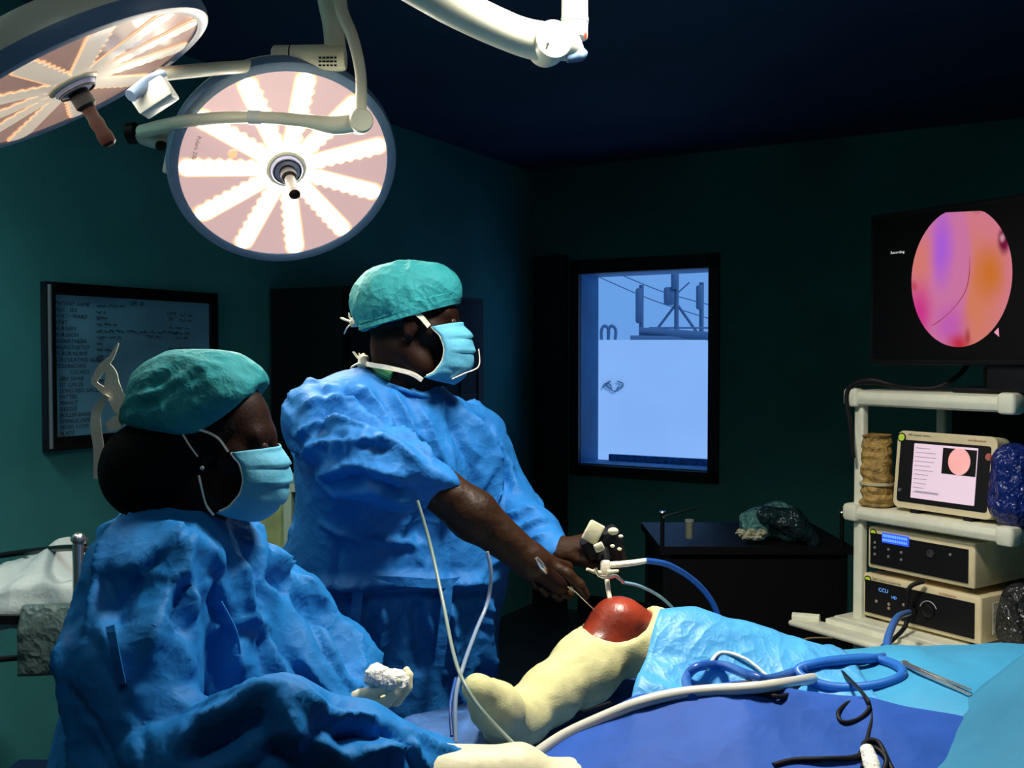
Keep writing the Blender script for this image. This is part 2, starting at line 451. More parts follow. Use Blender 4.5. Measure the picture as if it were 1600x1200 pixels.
M_gauze = mat('white gauze', (.85, .82, .74), .85, bump='noise', bscale=90, bstr=.5)
M_lamp = mat('cream lamp enamel', (.88, .86, .66), .35, var=.05)
M_lampw = mat('white lamp enamel', (.78, .82, .78), .35)
M_rim = mat('grey blue lamp rim', (.16, .26, .42), .4)
M_alu = mat('brushed aluminium', (.55, .58, .58), .35, metal=.7)
M_steel = mat('steel', (.6, .6, .6), .25, metal=.9)
M_cart = mat('cream cart enamel', (.82, .82, .66), .45, var=.12, vscale=12)
M_case = mat('cream device case', (.80, .68, .42), .45, var=.1, vscale=14)
M_knee = mat('iodine painted skin', (.20, .024, .009), .35, var=.75, bump='noise', bscale=120, bstr=.1, vscale=11)
M_stock = mat('cream stockinette', (.66, .62, .30), .9, var=.12, bump='noise', bscale=260, bstr=.12, vscale=30)
M_bluetube = mat('blue rubber hose', (.012, .075, .33), .35)
M_cleartube = mat('pale silicone hose', (.62, .60, .52), .3)
M_greytube = mat('grey green hose', (.22, .28, .24), .3)

# ------------------------------------------------------------------ room
CX, CY = P(830, 558, 6).x, 6.0
dL = V(.504, .864, 0).normalized(); dR = V(dL.y, -dL.x, 0)
def W(u, v, z): return V(CX, CY, 0) + dR * u - dL * v + V(0, 0, z)
RM = Matrix((dR, dL, V(0, 0, 1))).transposed()
U1, V1, CEIL = 5.6, 7.6, 2.62
def room_box(u0, u1, v0, v1, z0, z1): return (W((u0 + u1) / 2, (v0 + v1) / 2, (z0 + z1) / 2), (abs(u1 - u0), abs(v1 - v0), abs(z1 - z0)), RM)
struct(build('floor', MB().box(*room_box(-.15, U1 + .15, -.15, V1 + .15, -.1, 0)), M_floor, smooth=False))
struct(build('ceiling', MB().box(*room_box(-.15, U1 + .15, -.15, V1 + .15, CEIL, CEIL + .1)), M_ceil, smooth=False))
struct(build('wall_left', MB().box(*room_box(-.15, 0, 0, V1, 0, CEIL)), M_wall, smooth=False))
struct(build('wall_back', MB().box(*room_box(-.15, U1 + .15, V1, V1 + .15, 0, CEIL)), M_wall, smooth=False))
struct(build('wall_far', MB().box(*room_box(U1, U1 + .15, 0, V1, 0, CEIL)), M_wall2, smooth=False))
def wu(px):      # u of a pixel column on the window wall
    t = (px - 800) / F; return (t * CY - CX) / (dR.x - t * dR.y)
WU0, WU1 = wu(905), wu(1109)
def wz(py, u): return CAMZ + (558 - py) / F * (CY + dR.y * u)
WZ0, WZ1 = wz(733, (WU0 + WU1) / 2), wz(423, (WU0 + WU1) / 2)
wall = MB()
wall.box(*room_box(-.15, WU0, -.24, 0, 0, CEIL)); wall.box(*room_box(WU1, U1 + .15, -.24, 0, 0, CEIL))
wall.box(*room_box(WU0, WU1, -.24, 0, 0, WZ0)); wall.box(*room_box(WU0, WU1, -.24, 0, WZ1, CEIL))
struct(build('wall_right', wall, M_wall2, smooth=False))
win = struct(thing('window_1', W((WU0 + WU1) / 2, 0, WZ0), 'x', 'x')); del win['label']; del win['category']
fr = MB(); fw = .055
fr.box(*room_box(WU0 - fw, WU0 + .004, -.012, .02, WZ0 - fw, WZ1 + fw)); fr.box(*room_box(WU1 - .004, WU1 + fw, -.012, .02, WZ0 - fw, WZ1 + fw))
fr.box(*room_box(WU0 - fw, WU1 + fw, -.012, .02, WZ0 - fw, WZ0 + .004)); fr.box(*room_box(WU0 - fw, WU1 + fw, -.012, .02, WZ1 - .004, WZ1 + fw + .02))
build('window_frame', fr, mat('black window frame', (.006, .006, .008), .5), win, smooth=False)
us = WU0
lin = MB(); lin.box(*room_box(WU0, WU0 + .006, -.25, -.012, WZ0, WZ1)); lin.box(*room_box(WU1 - .006, WU1, -.25, -.012, WZ0, WZ1)); lin.box(*room_box(WU0, WU1, -.25, -.012, WZ1 - .006, WZ1))
build('window_lining', lin, mat('blue painted reveal', (.05, .22, .42), .6, var=.3, vscale=3), win, smooth=False)
gl = mat('window glass', (1, 1, 1), .0, trans=1, spec=.2); 
nt = gl.node_tree; nt.nodes.clear()
go = nt.nodes.new('ShaderNodeOutputMaterial'); gt = nt.nodes.new('ShaderNodeBsdfTransparent'); gg = nt.nodes.new('ShaderNodeBsdfGlossy'); gm = nt.nodes.new('ShaderNodeMixShader')
gm.inputs[0].default_value = .04; gg.inputs['Roughness'].default_value = .05; gt.inputs[0].default_value = (.86, .93, 1, 1)
nt.links.new(gt.outputs[0], gm.inputs[1]); nt.links.new(gg.outputs[0], gm.inputs[2]); nt.links.new(gm.outputs[0], go.inputs[0])
build('pane', MB().box(*room_box(WU0, WU1, -.03, -.025, WZ0, WZ1)), gl, win, smooth=False)
sb = MB(); sb.box(*room_box(WU0, WU1, -.25, -.015, WZ0, WZ0 + .012)); sb.box(*room_box(WU0 + .09, WU1, -.25, -.22, WZ0, WZ0 + .05)); build('window_sill', sb, mat('blue sill', (.12, .36, .62), .6, var=.5, vscale=30), win, smooth=False)
# dark panelled slab filling the black strip beside the window
dm = MB(); dm.box(*room_box(.03, WU0 - fw - .02, .0, .035, 0, 2.1)); dm.box(*room_box(.06, WU0 - fw - .05, .03, .042, .25, .95)); dm.box(*room_box(.06, WU0 - fw - .05, .03, .042, 1.1, 1.95))
struct(build('dark_slab_1', dm, mat('black slab paint', (.008, .010, .012), .5), smooth=False))
struct(build('baseboard_right', MB().box(*room_box(WU0, U1, 0, .015, 0, .1)), M_black, smooth=False))
struct(build('baseboard_left', MB().box(*room_box(0, .015, .4, V1, 0, .1)), M_black, smooth=False))
# added ceiling panels that house the fill lights, out of view
for (lx, ly), en, colr, dr_ in FILL_LIGHTS:
    t = thing('fill_panel', (lx, ly, 2.59), 'added square white ceiling panel that lights the left wall' if ly > 1 else 'added square white fill panel on the ceiling at the camera side', 'ceiling light')
    build('housing', MB().box((lx, ly, 2.605), (.6, .6, .03)), M_lampw, t, smooth=False)
    build('diffuser', MB().box((lx, ly, 2.589), (.54, .54, .004)), mat('panel diffuser', (.9, .9, .9), .5, emit=(.8, .95, 1), es=3), t, smooth=False)

# ---- outside the window
M_conc = mat('whitewashed parapet', (.88, .95, 1.0), .9, var=.06, vscale=1.5)
M_ant = mat('galvanised antenna', (.08, .16, .26), .6)
def OP(px, py, d): return P(px, py, d)
struct(build('ground', MB().box((3, 16, -.15), (26, 16, .1)), M_conc, smooth=False))
# brighten the outdoor wall only by the open sky above it
par = MB().box(((OP(1010, 540, 9).x), 9.3, (OP(1010, 531, 9).z + 0) / 2), (6.0, .6, OP(1010, 531, 9).z))
tag(build('parapet_wall', par, M_conc, smooth=False), 'whitewashed rooftop parapet wall outside the window', 'wall')
tp = OP(1010, 531, 9).z
def antenna(px, ytop, ybot, d, panel, label, tripod=False):
    zt = OP(px, ytop, d).z; zb = tp; x = OP(px, 500, d).x; y = OP(px, 500, d).y
    t = thing('antenna', (x, y, zb), label, 'antenna')
    build('mast', MB().tube([(x, y, zb), (x, y, zt + .04)], .022, sub=1), M_ant, t)
    if panel:
        b = MB()
        for k in range(panel[0]):
            b.box((x - .025, y - .03, OP(px, panel[1], d).z), (.065, .05, (panel[2]) / F * d), bev=.02)
        build('panel', b, M_ant, t)
    if tripod:
        for sx in (-1, .1, 1):
            build('strut', MB().tube([(x, y, zt - .45), (x + sx * .26, y + .05, zb)], .013, sub=1), M_ant, t)
        b = MB(); b.tube([(x - .26, y, zb + .12), (x + .45, y, zb + .12)], .009, sub=1); b.tube([(x - .1, y, zb + .35), (x + .12, y, zb + .55)], .007, sub=1); b.box((x - .07, y, zb + .42), (.1, .06, .17), bev=.02)
        build('brace', b, M_ant, t)
    return t
antenna(1002, 452, 530, 9.3, (1, 478, 55), 'leftmost single panel antenna mast on the parapet outside', False)
antenna(1057, 400, 530, 9.4, (1, 438, 30), 'tall tripod lattice antenna in the middle of the window view', True)
antenna(1096, 448, 520, 9.5, (1, 465, 38), 'short panel antenna at the right edge of the window view', False)
pp = MB(); pp.tube([OP(1000, 519, 9.2), OP(1050, 522, 9.1), OP(1120, 527, 9.0)], .045, n=12, sub=1); pp.tube([OP(985, 529, 9.1), OP(1120, 530, 9.05)], .03, sub=1)
tag(build('rooftop_pipe', pp, M_ant), 'grey blue pipes lying along the top of the parapet outside', 'pipe')
for k, (a, b) in enumerate((((925, 428), (1115, 500)), ((960, 425), (1115, 478)))):
    tag(build('overhead_wire', MB().tube([OP(a[0], a[1], 10.5), OP((a[0] + b[0]) / 2, (a[1] + b[1]) / 2 + 5, 10.5), OP(b[0], b[1], 10.5)], .006, n=6), M_ant),
        ['thin overhead wire sagging across the sky, starting lower', 'thin overhead wire sagging across the sky, starting higher'][k], 'wire')
for k, px in enumerate((945, 956)):
    b = MB(); c = OP(px, 521, 9.05)
    b.tube([c + V(-.03, 0, -.06), c + V(-.03, 0, .03), c + V(0, 0, .07), c + V(.035, 0, .03), c + V(.03, 0, -.06)], .014, n=8)
    tag(build('pipe_bend', b, M_ant), ['left of two small dark pipe bends on the parapet', 'right of two small dark pipe bends on the parapet'][k], 'pipe')
g = MB(); c = OP(957, 605, 8.99)
for k in range(4):
    a = k * 1.6; g.tube([c + V(math.cos(a + q) * .04 + k * .035 - .05, 0, math.sin(a + q) * .035 + (k % 2) * .02) for q in (0, 1, 2, 3.4)], .006, n=6)
tag(build('wall_scrawl', g, M_ant), 'small dark looping scrawl painted on the parapet wall', 'graffiti')

# ------------------------------------------------------------------ surgical lights
def on_plane(px, py, o, n):
    c = V(0, 0, CAMZ); d = (P(px, py, 1) - c).normalized(); t = (Vector(o) - c).dot(n) / d.dot(n); return c + d * t
M_strip = mat('led strip', (1, 1, 1), .4, emit=(1.0, .93, .84), es=4)
M_strip2 = mat('led strip dim', (.95, .86, .74), .3, emit=(1.0, .80, .60), es=.42)
M_face = mat('pink diffuser', (.30, .22, .24), .3, emit=(1.0, .66, .63), es=.62)
M_face2 = mat('peach diffuser', (.60, .42, .36), .18, emit=(1.0, .55, .42), es=.22)
M_halo = mat('warm halo glow', (.9, .7, .5), .3, emit=(1.0, .48, .22), es=.95)
M_orange = mat('amber handle', (.014, .004, .001), .5, spec=.2)
def dome(label, px, py, d, n, R, strip_px, mstrip, mface, watts, tx, hub_m):
    o = P(px, py, d); n = Vector(n).normalized()
    t = thing('surgical_light', o, label, 'surgical light', 'pair of round surgical lights')
    x0 = (on_plane(*strip_px, o, n) - o).normalized(); y0 = n.cross(x0)
    build('housing', MB().lathe([(R * .93, -.004), (R, .0), (R * 1.015, -.012), (R * 1.01, -.035), (R * .96, -.06), (R * .78, -.088), (R * .5, -.108), (R * .2, -.118), (.001, -.12)][::-1], o, n, 72, x0, capped=False), M_lamp, t)
    build('rim', MB().lathe([(R * .925, .0), (R * .925, .006), (R * .96, .009), (R * 1.005, .006), (R * 1.022, -.006), (R * 1.022, -.022), (R * 1.0, -.026)], o, n, 72, x0, capped=False), M_rim, t)
    build('diffuser', MB().lathe([(R * .93, .002), (R * .6, .003), (.05, .0035), (.001, .0035)], o, n, 72, x0, capped=False), mface, t)
    for k in range(11):
        a = 2 * PI * k / 11; x = x0 * math.cos(a) + y0 * math.sin(a); y = n.cross(x)
        poly = []; r0, r1, hw = R * .18, R * .85, R * .080
        for q in range(9):
            an = -PI / 2 + PI * q / 8; poly.append((r1 + hw * math.cos(an) * .9, hw * math.sin(an)))
        nb = 7
        poly.append((r0, hw * .85)); poly.append((r0, -hw * .55))
        for b in range(nb):
            ra = r0 + (r1 - r0) * b / nb * .93; rb = r0 + (r1 - r0) * (b + 1) / nb * .93
            for q in range(5):
                f = (q + .5) / 5; poly.append((ra + (rb - ra) * f, -hw * (.62 + .34 * math.sin(PI * f) + .12 * b / nb)))
        build('led_strip', MB().prism(poly, o + n * .0035, x, y, .002), mstrip, t, smooth=False)
        gl_ = [(q[0], q[1] * 1.22) for q in poly]
        gl_ = [(q[0] + (.006 if q[0] > r1 else 0), q[1]) for q in gl_]
        build('strip_halo', MB().prism(gl_, o + n * .0032, x, y, .0008), M_halo, t, smooth=False)  # orange bleed around each strip, added as a glowing outline
        if watts:
            l = area_light('led_light', o + n * .009 + x * (r0 + r1) / 2, n, r1 - r0, watts / 11, (1.0, .90, .72), spread=math.radians(150), shape='RECTANGLE', size_y=hw * 1.4, xaxis=x)
            l.parent = t; l.location = l.location - o
    build('hub_ring', MB().lathe([(R * .175, .003), (R * .175, .008), (R * .155, .011), (R * .145, .009)], o, n, 40, x0, capped=False), M_lamp, t)
    build('hub', MB().lathe([(R * .145, .008), (R * .145, .014), (R * .13, .019), (R * .09, .021), (.001, .021)], o, n, 40, x0, capped=False), mat('lilac hub', (.42, .42, .62), .3), t)
    build('hub_groove', MB().lathe([(R * .125, .0198), (R * .125, .0225), (R * .115, .0225), (R * .115, .0198)], o, n, 40, x0, capped=False), M_blackm, t)
    build('handle_socket', MB().lathe([(.020, .02), (.020, .05), (.015, .055), (.001, .055)], o, n, 24, capped=False), M_black, t)
    h = build('handle', MB().lathe([(.014, .05), (.012, .075), (.0145, .085), (.0125, .10), (.0155, .112), (.014, .128), (.008, .133), (.001, .133)], o, n, 18, capped=False), hub_m, t)
    u, v = tx
    a = on_plane(*u, o, n); b = on_plane(*v, o, n); xa = (b - a).normalized(); ya = n.cross(xa)
    text('Polaris 200', .0142, mat('grey lettering', (.16, .14, .18), .6), t, a + n * .0062, xa, ya, name='brand_lettering')
    return t, o, n, x0, y0
d1, o1, n1, _, _ = dome('round surgical light with glowing radial LED strips, facing the camera above the team', 447, 262, 2.5, (.319, -.697, -.641), .28, (461, 392), M_strip, M_face, LAMP1_W, ((308, 210), (297, 254)), M_orange)
d2, o2, n2, _, _ = dome('round surgical light seen edge-on at the top left corner, dimmer peach face', 112, 128, 1.88, (.47, .186, -.86), .283, (150, 100), M_strip2, M_face2, LAMP2_W, ((165, 150), (232, 112)), mat('dark red brown handle', (.02, .003, .001), .5, spec=.2))
build('sensor_lens', MB().lathe([(.011, .003), (.011, .007), (.001, .008)], on_plane(363, 239, o1, n1), n1, 20, capped=False), M_halo, d1)
# arm of light 1: arc, joint, curved arm, yoke, lever
A = lambda *a: [P(*q) for q in a]
arc = MB().tube(A((528, -120, 2.36), (529, -40, 2.34), (534, 15, 2.31), (552, 62, 2.29), (564, 120, 2.28), (563, 185, 2.28)), [.016, .016, .015, .014, .013, .0135], n=14)
build('drop_arm', arc, M_lamp, d1)
build('joint', MB().lathe([(.02, -.028), (.0275, -.02), (.0275, .022), (.024, .028), (.001, .028)], P(563, 190, 2.28), (.25, -.9, -.1), 24), M_lamp, d1)
build('swing_arm', MB().tube(A((556, 192, 2.28), (520, 196, 2.28), (470, 188, 2.27), (385, 183, 2.27), (300, 188, 2.31), (250, 198, 2.38), (222, 206, 2.44)), [.021, .021, .015, .014, .0145, .016, .017], n=14), M_lamp, d1)
build('arm_collar', MB().lathe([(.0155, 0), (.0168, .001), (.0168, .03), (.0155, .031)], P(388, 183, 2.27), P(405, 183.5, 2.27) - P(388, 183, 2.27), 20), M_lampw, d1)
build('arm_cap', MB().lathe([(.021, -.008), (.026, -.006), (.026, .016), (.02, .02)], P(211, 208, 2.46), (-1, .1, -.1), 24), M_black, d1)
build('yoke', MB().tube([P(214, 208, 2.46), P(238, 216, 2.47), P(258, 218, 2.47), P(276, 205, 2.50), o1 + (P(285, 205, 2.5) - o1)], [.022, .024, .022, .014, .012], n=14), M_lampw, d1)
build('yoke_lever', MB().box((P(266, 232, 2.45)), (.016, .012, .125), Matrix.Rotation(math.radians(12), 3, 'Y'), bev=.005), M_lampw, d1)
build('yoke_knob', MB().lathe([(.012, 0), (.012, .02), (.008, .024)], P(254, 228, 2.45), (0, -1, -.2), 16), M_black, d1)
# arm of light 2
build('side_arm', MB().tube(A((432, 99, 2.37), (400, 103, 2.33), (330, 108, 2.2), (250, 116, 2.06)), .0145, n=14), M_lamp, d2)
Rm = Matrix.Rotation(math.radians(-24), 3, 'Y') if False else Matrix.Rotation(math.radians(-33), 3, 'Y')
build('mount_block', MB().box(P(241, 152, 1.98), (.078, .05, .046), Matrix.Rotation(math.radians(-33), 3, 'Y').inverted().transposed() if False else Rm, bev=.006), M_lampw, d2)
build('mount_axle', MB().tube(A((204, 150, 1.93), (232, 128, 1.97), (252, 118, 2.03)), .0125, n=12, sub=1), M_rim, d2)
# shared ceiling post with pivot drum
t = thing('ceiling_post', P(520, -120, 2.38), 'cream ceiling post and horizontal pivot drum that carries both round surgical lights', 'lamp mount')
px_ = P(524, 80, 2.36); top = P(510, -164, 2.38)
build('post', MB().tube([px_, P(520, 40, 2.37), P(507, -30, 2.38), V(top.x, top.y, CEIL)], [.026, .0245, .021, .021], n=16), M_lamp, t)
dr_ = (P(541, 90, 2.36) - P(428, 92, 2.36)).normalized()
build('pivot_drum', MB().lathe([(.026, 0), (.031, .005), (.031, .166), (.027, .172)], P(427, 92, 2.36), dr_, 28), M_lamp, t)
build('drum_groove', MB().lathe([(.0312, .042), (.0316, .043), (.0316, .0445), (.0312, .0455)], P(427, 92, 2.36), dr_, 28, capped=False), M_blackm, t)
lb = MB()
for i in range(3):
    for j in range(5):
        lb.box(P(500 + j * 6, 90 + i * 6, 2.327), (.005 + .003 * random.random(), .002, .004))
build('rating_label', lb, M_black, t, smooth=False)
build('ceiling_flange', MB().lathe([(.09, 0), (.09, -.03), (.05, -.05)], (top.x, top.y, CEIL), (0, 0, 1), 32), M_lampw, t)
# third arm at the top centre
t = thing('ceiling_boom', P(800, 20, 2.0), 'thick cream spring arm with elbow and upright tube, hanging in from the top centre', 'ceiling arm')
build('spring_arm', MB().tube(A((470, -130, 1.9), (560, -75, 1.92), (700, 5, 1.97), (800, 52, 2.0), (850, 66, 2.0), (862, 68, 2.0)), [.036, .037, .039, .037, .039, .039], n=20), M_lamp, t)
build('elbow', MB().lathe([(.02, -.042), (.037, -.036), (.0395, -.02), (.0395, .02), (.037, .036), (.02, .042)], P(858, 69, 2.0), (.25, -1, .0), 32), M_lamp, t)
build('elbow_screw', MB().lathe([(.003, 0), (.003, .002)], P(856, 69, 1.955), (.25, -1, 0), 12), M_black, t)
build('elbow_cap', MB().tube(A((872, 68, 2.01), (893, 66, 2.01), (902, 62, 2.01)), [.034, .036, .03], n=18), M_lamp, t)
build('elbow_shoe', MB().tube(A((885, 92, 2.0), (905, 86, 2.0), (912, 78, 2.0)), [.008, .014, .010], n=12), M_rim, t)
build('upright_tube', MB().tube([P(898, 60, 2.01), P(898, 38, 2.01), P(898, -120, 2.01), V(P(898, 0, 2.01).x, P(898, 0, 2.01).y, CEIL)], [.026, .027, .026, .026], n=20, sub=1), M_lampw, t)
build('collar', MB().lathe([(.0275, 0), (.0285, .002), (.0285, .01), (.0275, .012)], P(898, 37, 2.01), (0, 0, 1), 24, capped=False), mat('grey collar', (.2, .25, .25), .4), t)
build('red_button', MB().lathe([(.007, 0), (.007, .003)], P(914, 55, 1.99), (1, -.3, 0), 12), mat('red plastic', (.4, .03, .01), .4), t)

# added lamp head for the steep key light, above the near side of the table (out of the frame)
t = thing('surgical_light', (.24, 1.80, 2.48), 'added small round key light hung out of view straight above the table', 'surgical light')
n3 = V(.03, .03, -1).normalized(); o3 = V(.24, 1.80, 2.44)
build('housing', MB().lathe([(.001, -.09), (.08, -.085), (.15, -.06), (.19, -.02), (.19, .0), (.17, .0), (.165, -.01), (.001, -.01)], o3, n3, 48, capped=False), M_lamp, t)
build('diffuser', MB().lathe([(.16, -.006), (.001, -.006)], o3, n3, 48, capped=False), M_strip, t)
build('arm', MB().tube([o3 - n3 * .085, o3 - n3 * .12, V(.25, 1.79, 2.59), V(.25, 1.79, CEIL)], .018, n=12), M_lamp, t)
l = area_light('added_key_light', o3 + n3 * .004, n3, .30, ADDED_LAMP_W, (1.0, .95, .84), spread=math.radians(130)); l.parent = t; l.location = l.location - V(.24, 1.80, 2.48)

# ------------------------------------------------------------------ whiteboard on the left wall
def lw_v(px):     # distance v along the left wall for a pixel column
    t = (px - 800) / F; return (t * CY - CX) / (-dL.x + t * dL.y)
def lz(px, py): return CAMZ + (558 - py) / F * (CY - dL.y * lw_v(px))
v0, v1 = lw_v(334), lw_v(64); bz1 = lz(64, 440); bz0 = lz(64, 706)
wbt = thing('whiteboard', W(.02, (v0 + v1) / 2, bz0), 'black-framed whiteboard covered with handwritten theatre notes on the left wall', 'whiteboard')
fwd_b = .035
def lw(u, v, z): return W(u, v, z)
b = MB()
for a_ in ((v0, v1, bz0, bz0 + .045), (v0, v1, bz1 - .04, bz1), (v0, v0 + fwd_b, bz0, bz1)): b.box(*room_box(.001, .026, *a_))
build('frame', b, mat('black glossy frame', (.010, .006, .010), .25), wbt, smooth=False)
build('side_rail', MB().box(*room_box(.001, .03, v1 - .035, v1, bz0, bz1)).add([], []), mat('dark frame edge', (.02, .02, .03), .2), wbt, smooth=False)
build('corner_trim', MB().tube([W(.032, v1 - .012, bz0 + .01), W(.032, v1 - .012, bz1 - .01)], .007, n=10, sub=1), M_alu, wbt)
build('board', MB().box(*room_box(.002, .014, v0 + .02, v1 - .03, bz0 + .03, bz1 - .03)), mat('board surface', (.28, .66, .85), .35, var=.18, vscale=5), wbt, smooth=False)
M_ink = mat('marker ink', (.006, .004, .035), .5)
xdir = dL; ydir = V(0, 0, 1)
VB = v1 - .042; HB = bz1 - .062     # text origin
rows = ['PATIENT NAME', 'AGE / SEX', 'H.NO / WARD', 'UNIT', 'SURGERY', 'SURGEON', 'ANAESTHESIA', 'ANAESTHETIST', 'SCRUB NURSE', 'CIRCULATING NURSE', 'TECHNICIAN']
rows2 = ['ABD SWAB', 'OT GAUZE', 'LONG ABD GAUZE', 'PATTIES', 'PEANUT', 'NEEDLE', 'ROLLER BANDAGE', 'SYRINGE (NEEDLE)', 'VESSEL LOOP', 'BLADE', 'UMBILICAL CORD']
def btext(s, du, dz, size=.021, **k): text(s, size, M_ink, wbt, W(.0155, VB - du, HB - dz), xdir, ydir, shear=.15, **k)
ls = .0205
for i, r in enumerate(rows): btext(r, 0, .012 + i * ls, .0185)
btext('COUNTS :-', .05, .012 + 11 * ls, .0185)
for i, r in enumerate(rows2): btext(r, .012, .012 + (12.4 + i) * ls * .97, .018)
btext('TAPE', .10, .012 + 23.4 * ls * .97, .018)
btext('OR -III', .29, .000, .022)
btext('DATE', .45, .028, .017); btext('OR', .455, .048, .017)
# handwritten values: small joined-up strokes
def scrawl(du, dz, L, h=.009, seed=0):
    rr = random.Random(seed); m = MB(); x = 0
    while x < L:
        wl = rr.uniform(.018, .045); pts = []; q = 0
        while q < wl and x + q < L + .01:
            pts.append(W(.0158, VB - du - x - q, HB - dz + h * rr.uniform(-.1, 1.0))); q += .0035
        if len(pts) > 2: m.tube(pts, .0011, n=4, sub=2)
        x += wl + .008
    return m
sw = MB()
for s_, (du, dz, L) in enumerate([(.155, .012, .12), (.155, .034, .03), (.155, .052, .05), (.155, .074, .075), (.155, .096, .34), (.36, .112, .07), (.155, .118, .09), (.155, .139, .02), (.155, .16, .05), (.155, .182, .06), (.155, .2, .06), (.155, .218, .06), (.51, .03, .05), (.51, .05, .045), (.46, .078, .09), (.48, .098, .08), (.49, .115, .05), (.455, .155, .1), (.455, .177, .08), (.15, .262, .035), (.15, .283, .03)]):
    k = scrawl(du, dz, L, seed=s_); sw.add(k.v, k.f)
build('handwriting', sw, M_ink, wbt)

# ------------------------------------------------------------------ people: shared head builder
def frame(fw_, roll=0.0):
    f = Vector(fw_).normalized(); l = V(0, 0, 1).cross(f).normalized(); u = f.cross(l)
    return Matrix((f, l, u)).transposed()
def add_head(S, O, R, s=1.0):
    T = lambda x, y, z: O + R @ (V(x, y, z) * s)
    Ra = [list(r) for r in R]
    E = lambda c, r, k=.02, op='add': S.ell(T(*c), [q * s for q in r], Ra, k, op)
    E((-.012, 0, .045), (.100, .077, .088)); E((.030, 0, -.02), (.066, .060, .090), .03)
    for sy in (-1, 1):
        S.chain([T(-.015, sy * .052, -.055), T(.02, sy * .044, -.088), T(.070, sy * .012, -.108)], [.022 * s, .021 * s, .018 * s], k=.03)
        S.cone(T(.066, sy * .038, -.02), T(.04, sy * .056, -.012), .021 * s, k=.02)
        S.cone(T(.088, sy * .012, .032), T(.074, sy * .046, .028), .0125 * s, k=.015)
        S.ell(T(.094, sy * .032, .010), [.016 * s, .015 * s, .011 * s], Ra, .01, 'sub')
        S.ell(T(.083, sy * .032, .010), [.0135 * s] * 3, Ra, .004)
        S.ell(T(-.006, sy * .080, -.004), [.019 * s, .008 * s, .033 * s], Ra, .008)
        S.ell(T(-.004, sy * .089, .0), [.010 * s, .006 * s, .018 * s], Ra, .006, 'sub')
    S.chain([T(.092, 0, .022), T(.112, 0, -.012), T(.120, 0, -.026)], [.008 * s, .010 * s, .013 * s], k=.012)
    for sy in (-1, 1): S.cone(T(.106, sy * .012, -.030), T(.104, sy * .014, -.030), .009 * s, k=.008)
    S.cone(T(.096, -.018, -.056), T(.096, .018, -.056), .0085 * s, k=.008); S.cone(T(.093, -.016, -.072), T(.093, .016, -.072), .010 * s, k=.008)
    S.cone(T(.106, -.022, -.0635), T(.106, .022, -.0635), .0022 * s, k=.004, op='sub')
    return T
def eyes(T, R, s, parent):
    for sy in (-1, 1):
        build('eye', MB().ell(T(.0845, sy * .032, .009), [.0125 * s] * 3), mat('dark eye', (.05, .035, .03), .25), parent)
def mask_mesh(name, T, m, parent, puff=1.0, low=.0):
    nu, nv = 30, 34; vs = []; fs = []
    prof = [(.110, .012), (.126, -.008), (.1365, -.032), (.140, -.055), (.136, -.08), (.124, -.106), (.098, -.126 - low)]
    def pr(v):
        q = v * (len(prof) - 1); i = min(int(q), len(prof) - 2); f = q - i
        return prof[i][0] * (1 - f) + prof[i + 1][0] * f, prof[i][1] * (1 - f) + prof[i + 1][1] * f
    for j in range(nv + 1):
        v = j / nv; x, z = pr(v); sw_ = (v * 4) % 1
        pl = (.0075 * sw_ - .004) * (0 if v > .97 or v < .04 else 1)
        for i in range(nu + 1):
            u = -1 + 2 * i / nu; a = u * math.radians(82); fade = 1 - abs(u) ** 3 * .8
            wr = .004 * (mnoise.noise(V(u * 3, v * 6, 2.0)))
            xx = x + pl * fade + wr - (1 - math.cos(a)) * .080; yy = math.sin(a) * (.076 + .004 * math.sin(v * PI)) ; zz = z + (.5 - v) * -.030 * abs(u) ** 2
            vs.append(T(xx, yy, zz))
    for j in range(nv):
        for i in range(nu):
            a = j * (nu + 1) + i; fs.append((a, a + 1, a + nu + 2, a + nu + 1))
    o = link(name, vs, fs, m, parent)
    md = o.modifiers.new('th', 'SOLIDIFY'); md.thickness = .002
    for col_ in (0, nu): build('mask_edge', MB().tube([Vector(vs[j * (nu + 1) + col_]) for j in range(0, nv + 1, 3)], .0022, n=6, sub=2), M_tie, o)
    return o

# ------------------------------------------------------------------ surgeon
SD = 2.20
sO = P(644, 509, SD); sR = frame((1, .10, -.04)); sS = 1.0
surg = thing('person', (P(630, 900, 2.27).x, P(630, 900, 2.27).y, 0), 'standing person in blue gown and brown gloves guiding the scope into the knee', 'person')
lo = P(440, 400, 2.2); 
S = SDF((-.62, 1.70, .0), (.36, 2.62, 1.80), .0085)
T = add_head(S, sO, sR, sS)
nb = P(632, 610, 2.22); S.chain([T(-.035, 0, -.05), nb, P(628, 650, 2.24)], [.056, .060, .08])
shN, shF = P(508, 648, 2.12), P(742, 680, 2.38); ch = P(622, 700, 2.25); pel = P(630, 980, 2.31)
S.chain([shN, P(628, 650, 2.25), shF], [.05, .085, .05]); S.chain([ch, P(625, 850, 2.28), pel], [.12, .11, .12], k=.05)
for sx in (-.085, .085):
    hp = V(pel.x + sx, pel.y + sx * .6, pel.z - .05)
    S.chain([hp, V(hp.x, hp.y, .48), V(hp.x, hp.y + .01, .1)], [.085, .055, .038]); S.chain([V(hp.x - .02, hp.y + .02, .045), V(hp.x + .17, hp.y - .1, .035)], [.042, .036])
elN, wrN = P(690, 766, 1.98), P(832, 878, 1.99)
elF, wrF = P(800, 800, 2.34), P(872, 868, 2.12)
S.chain([shN, elN, wrN], [.05, .036, .026]); S.chain([shF, elF, wrF], [.05, .036, .026])
S.chain([wrN, wrN + (wrN - elN).normalized() * .07], .024); S.chain([wrF, wrF + V(.07, -.01, .01)], .024)
body = sdf_obj('body', S, M_skin, surg)
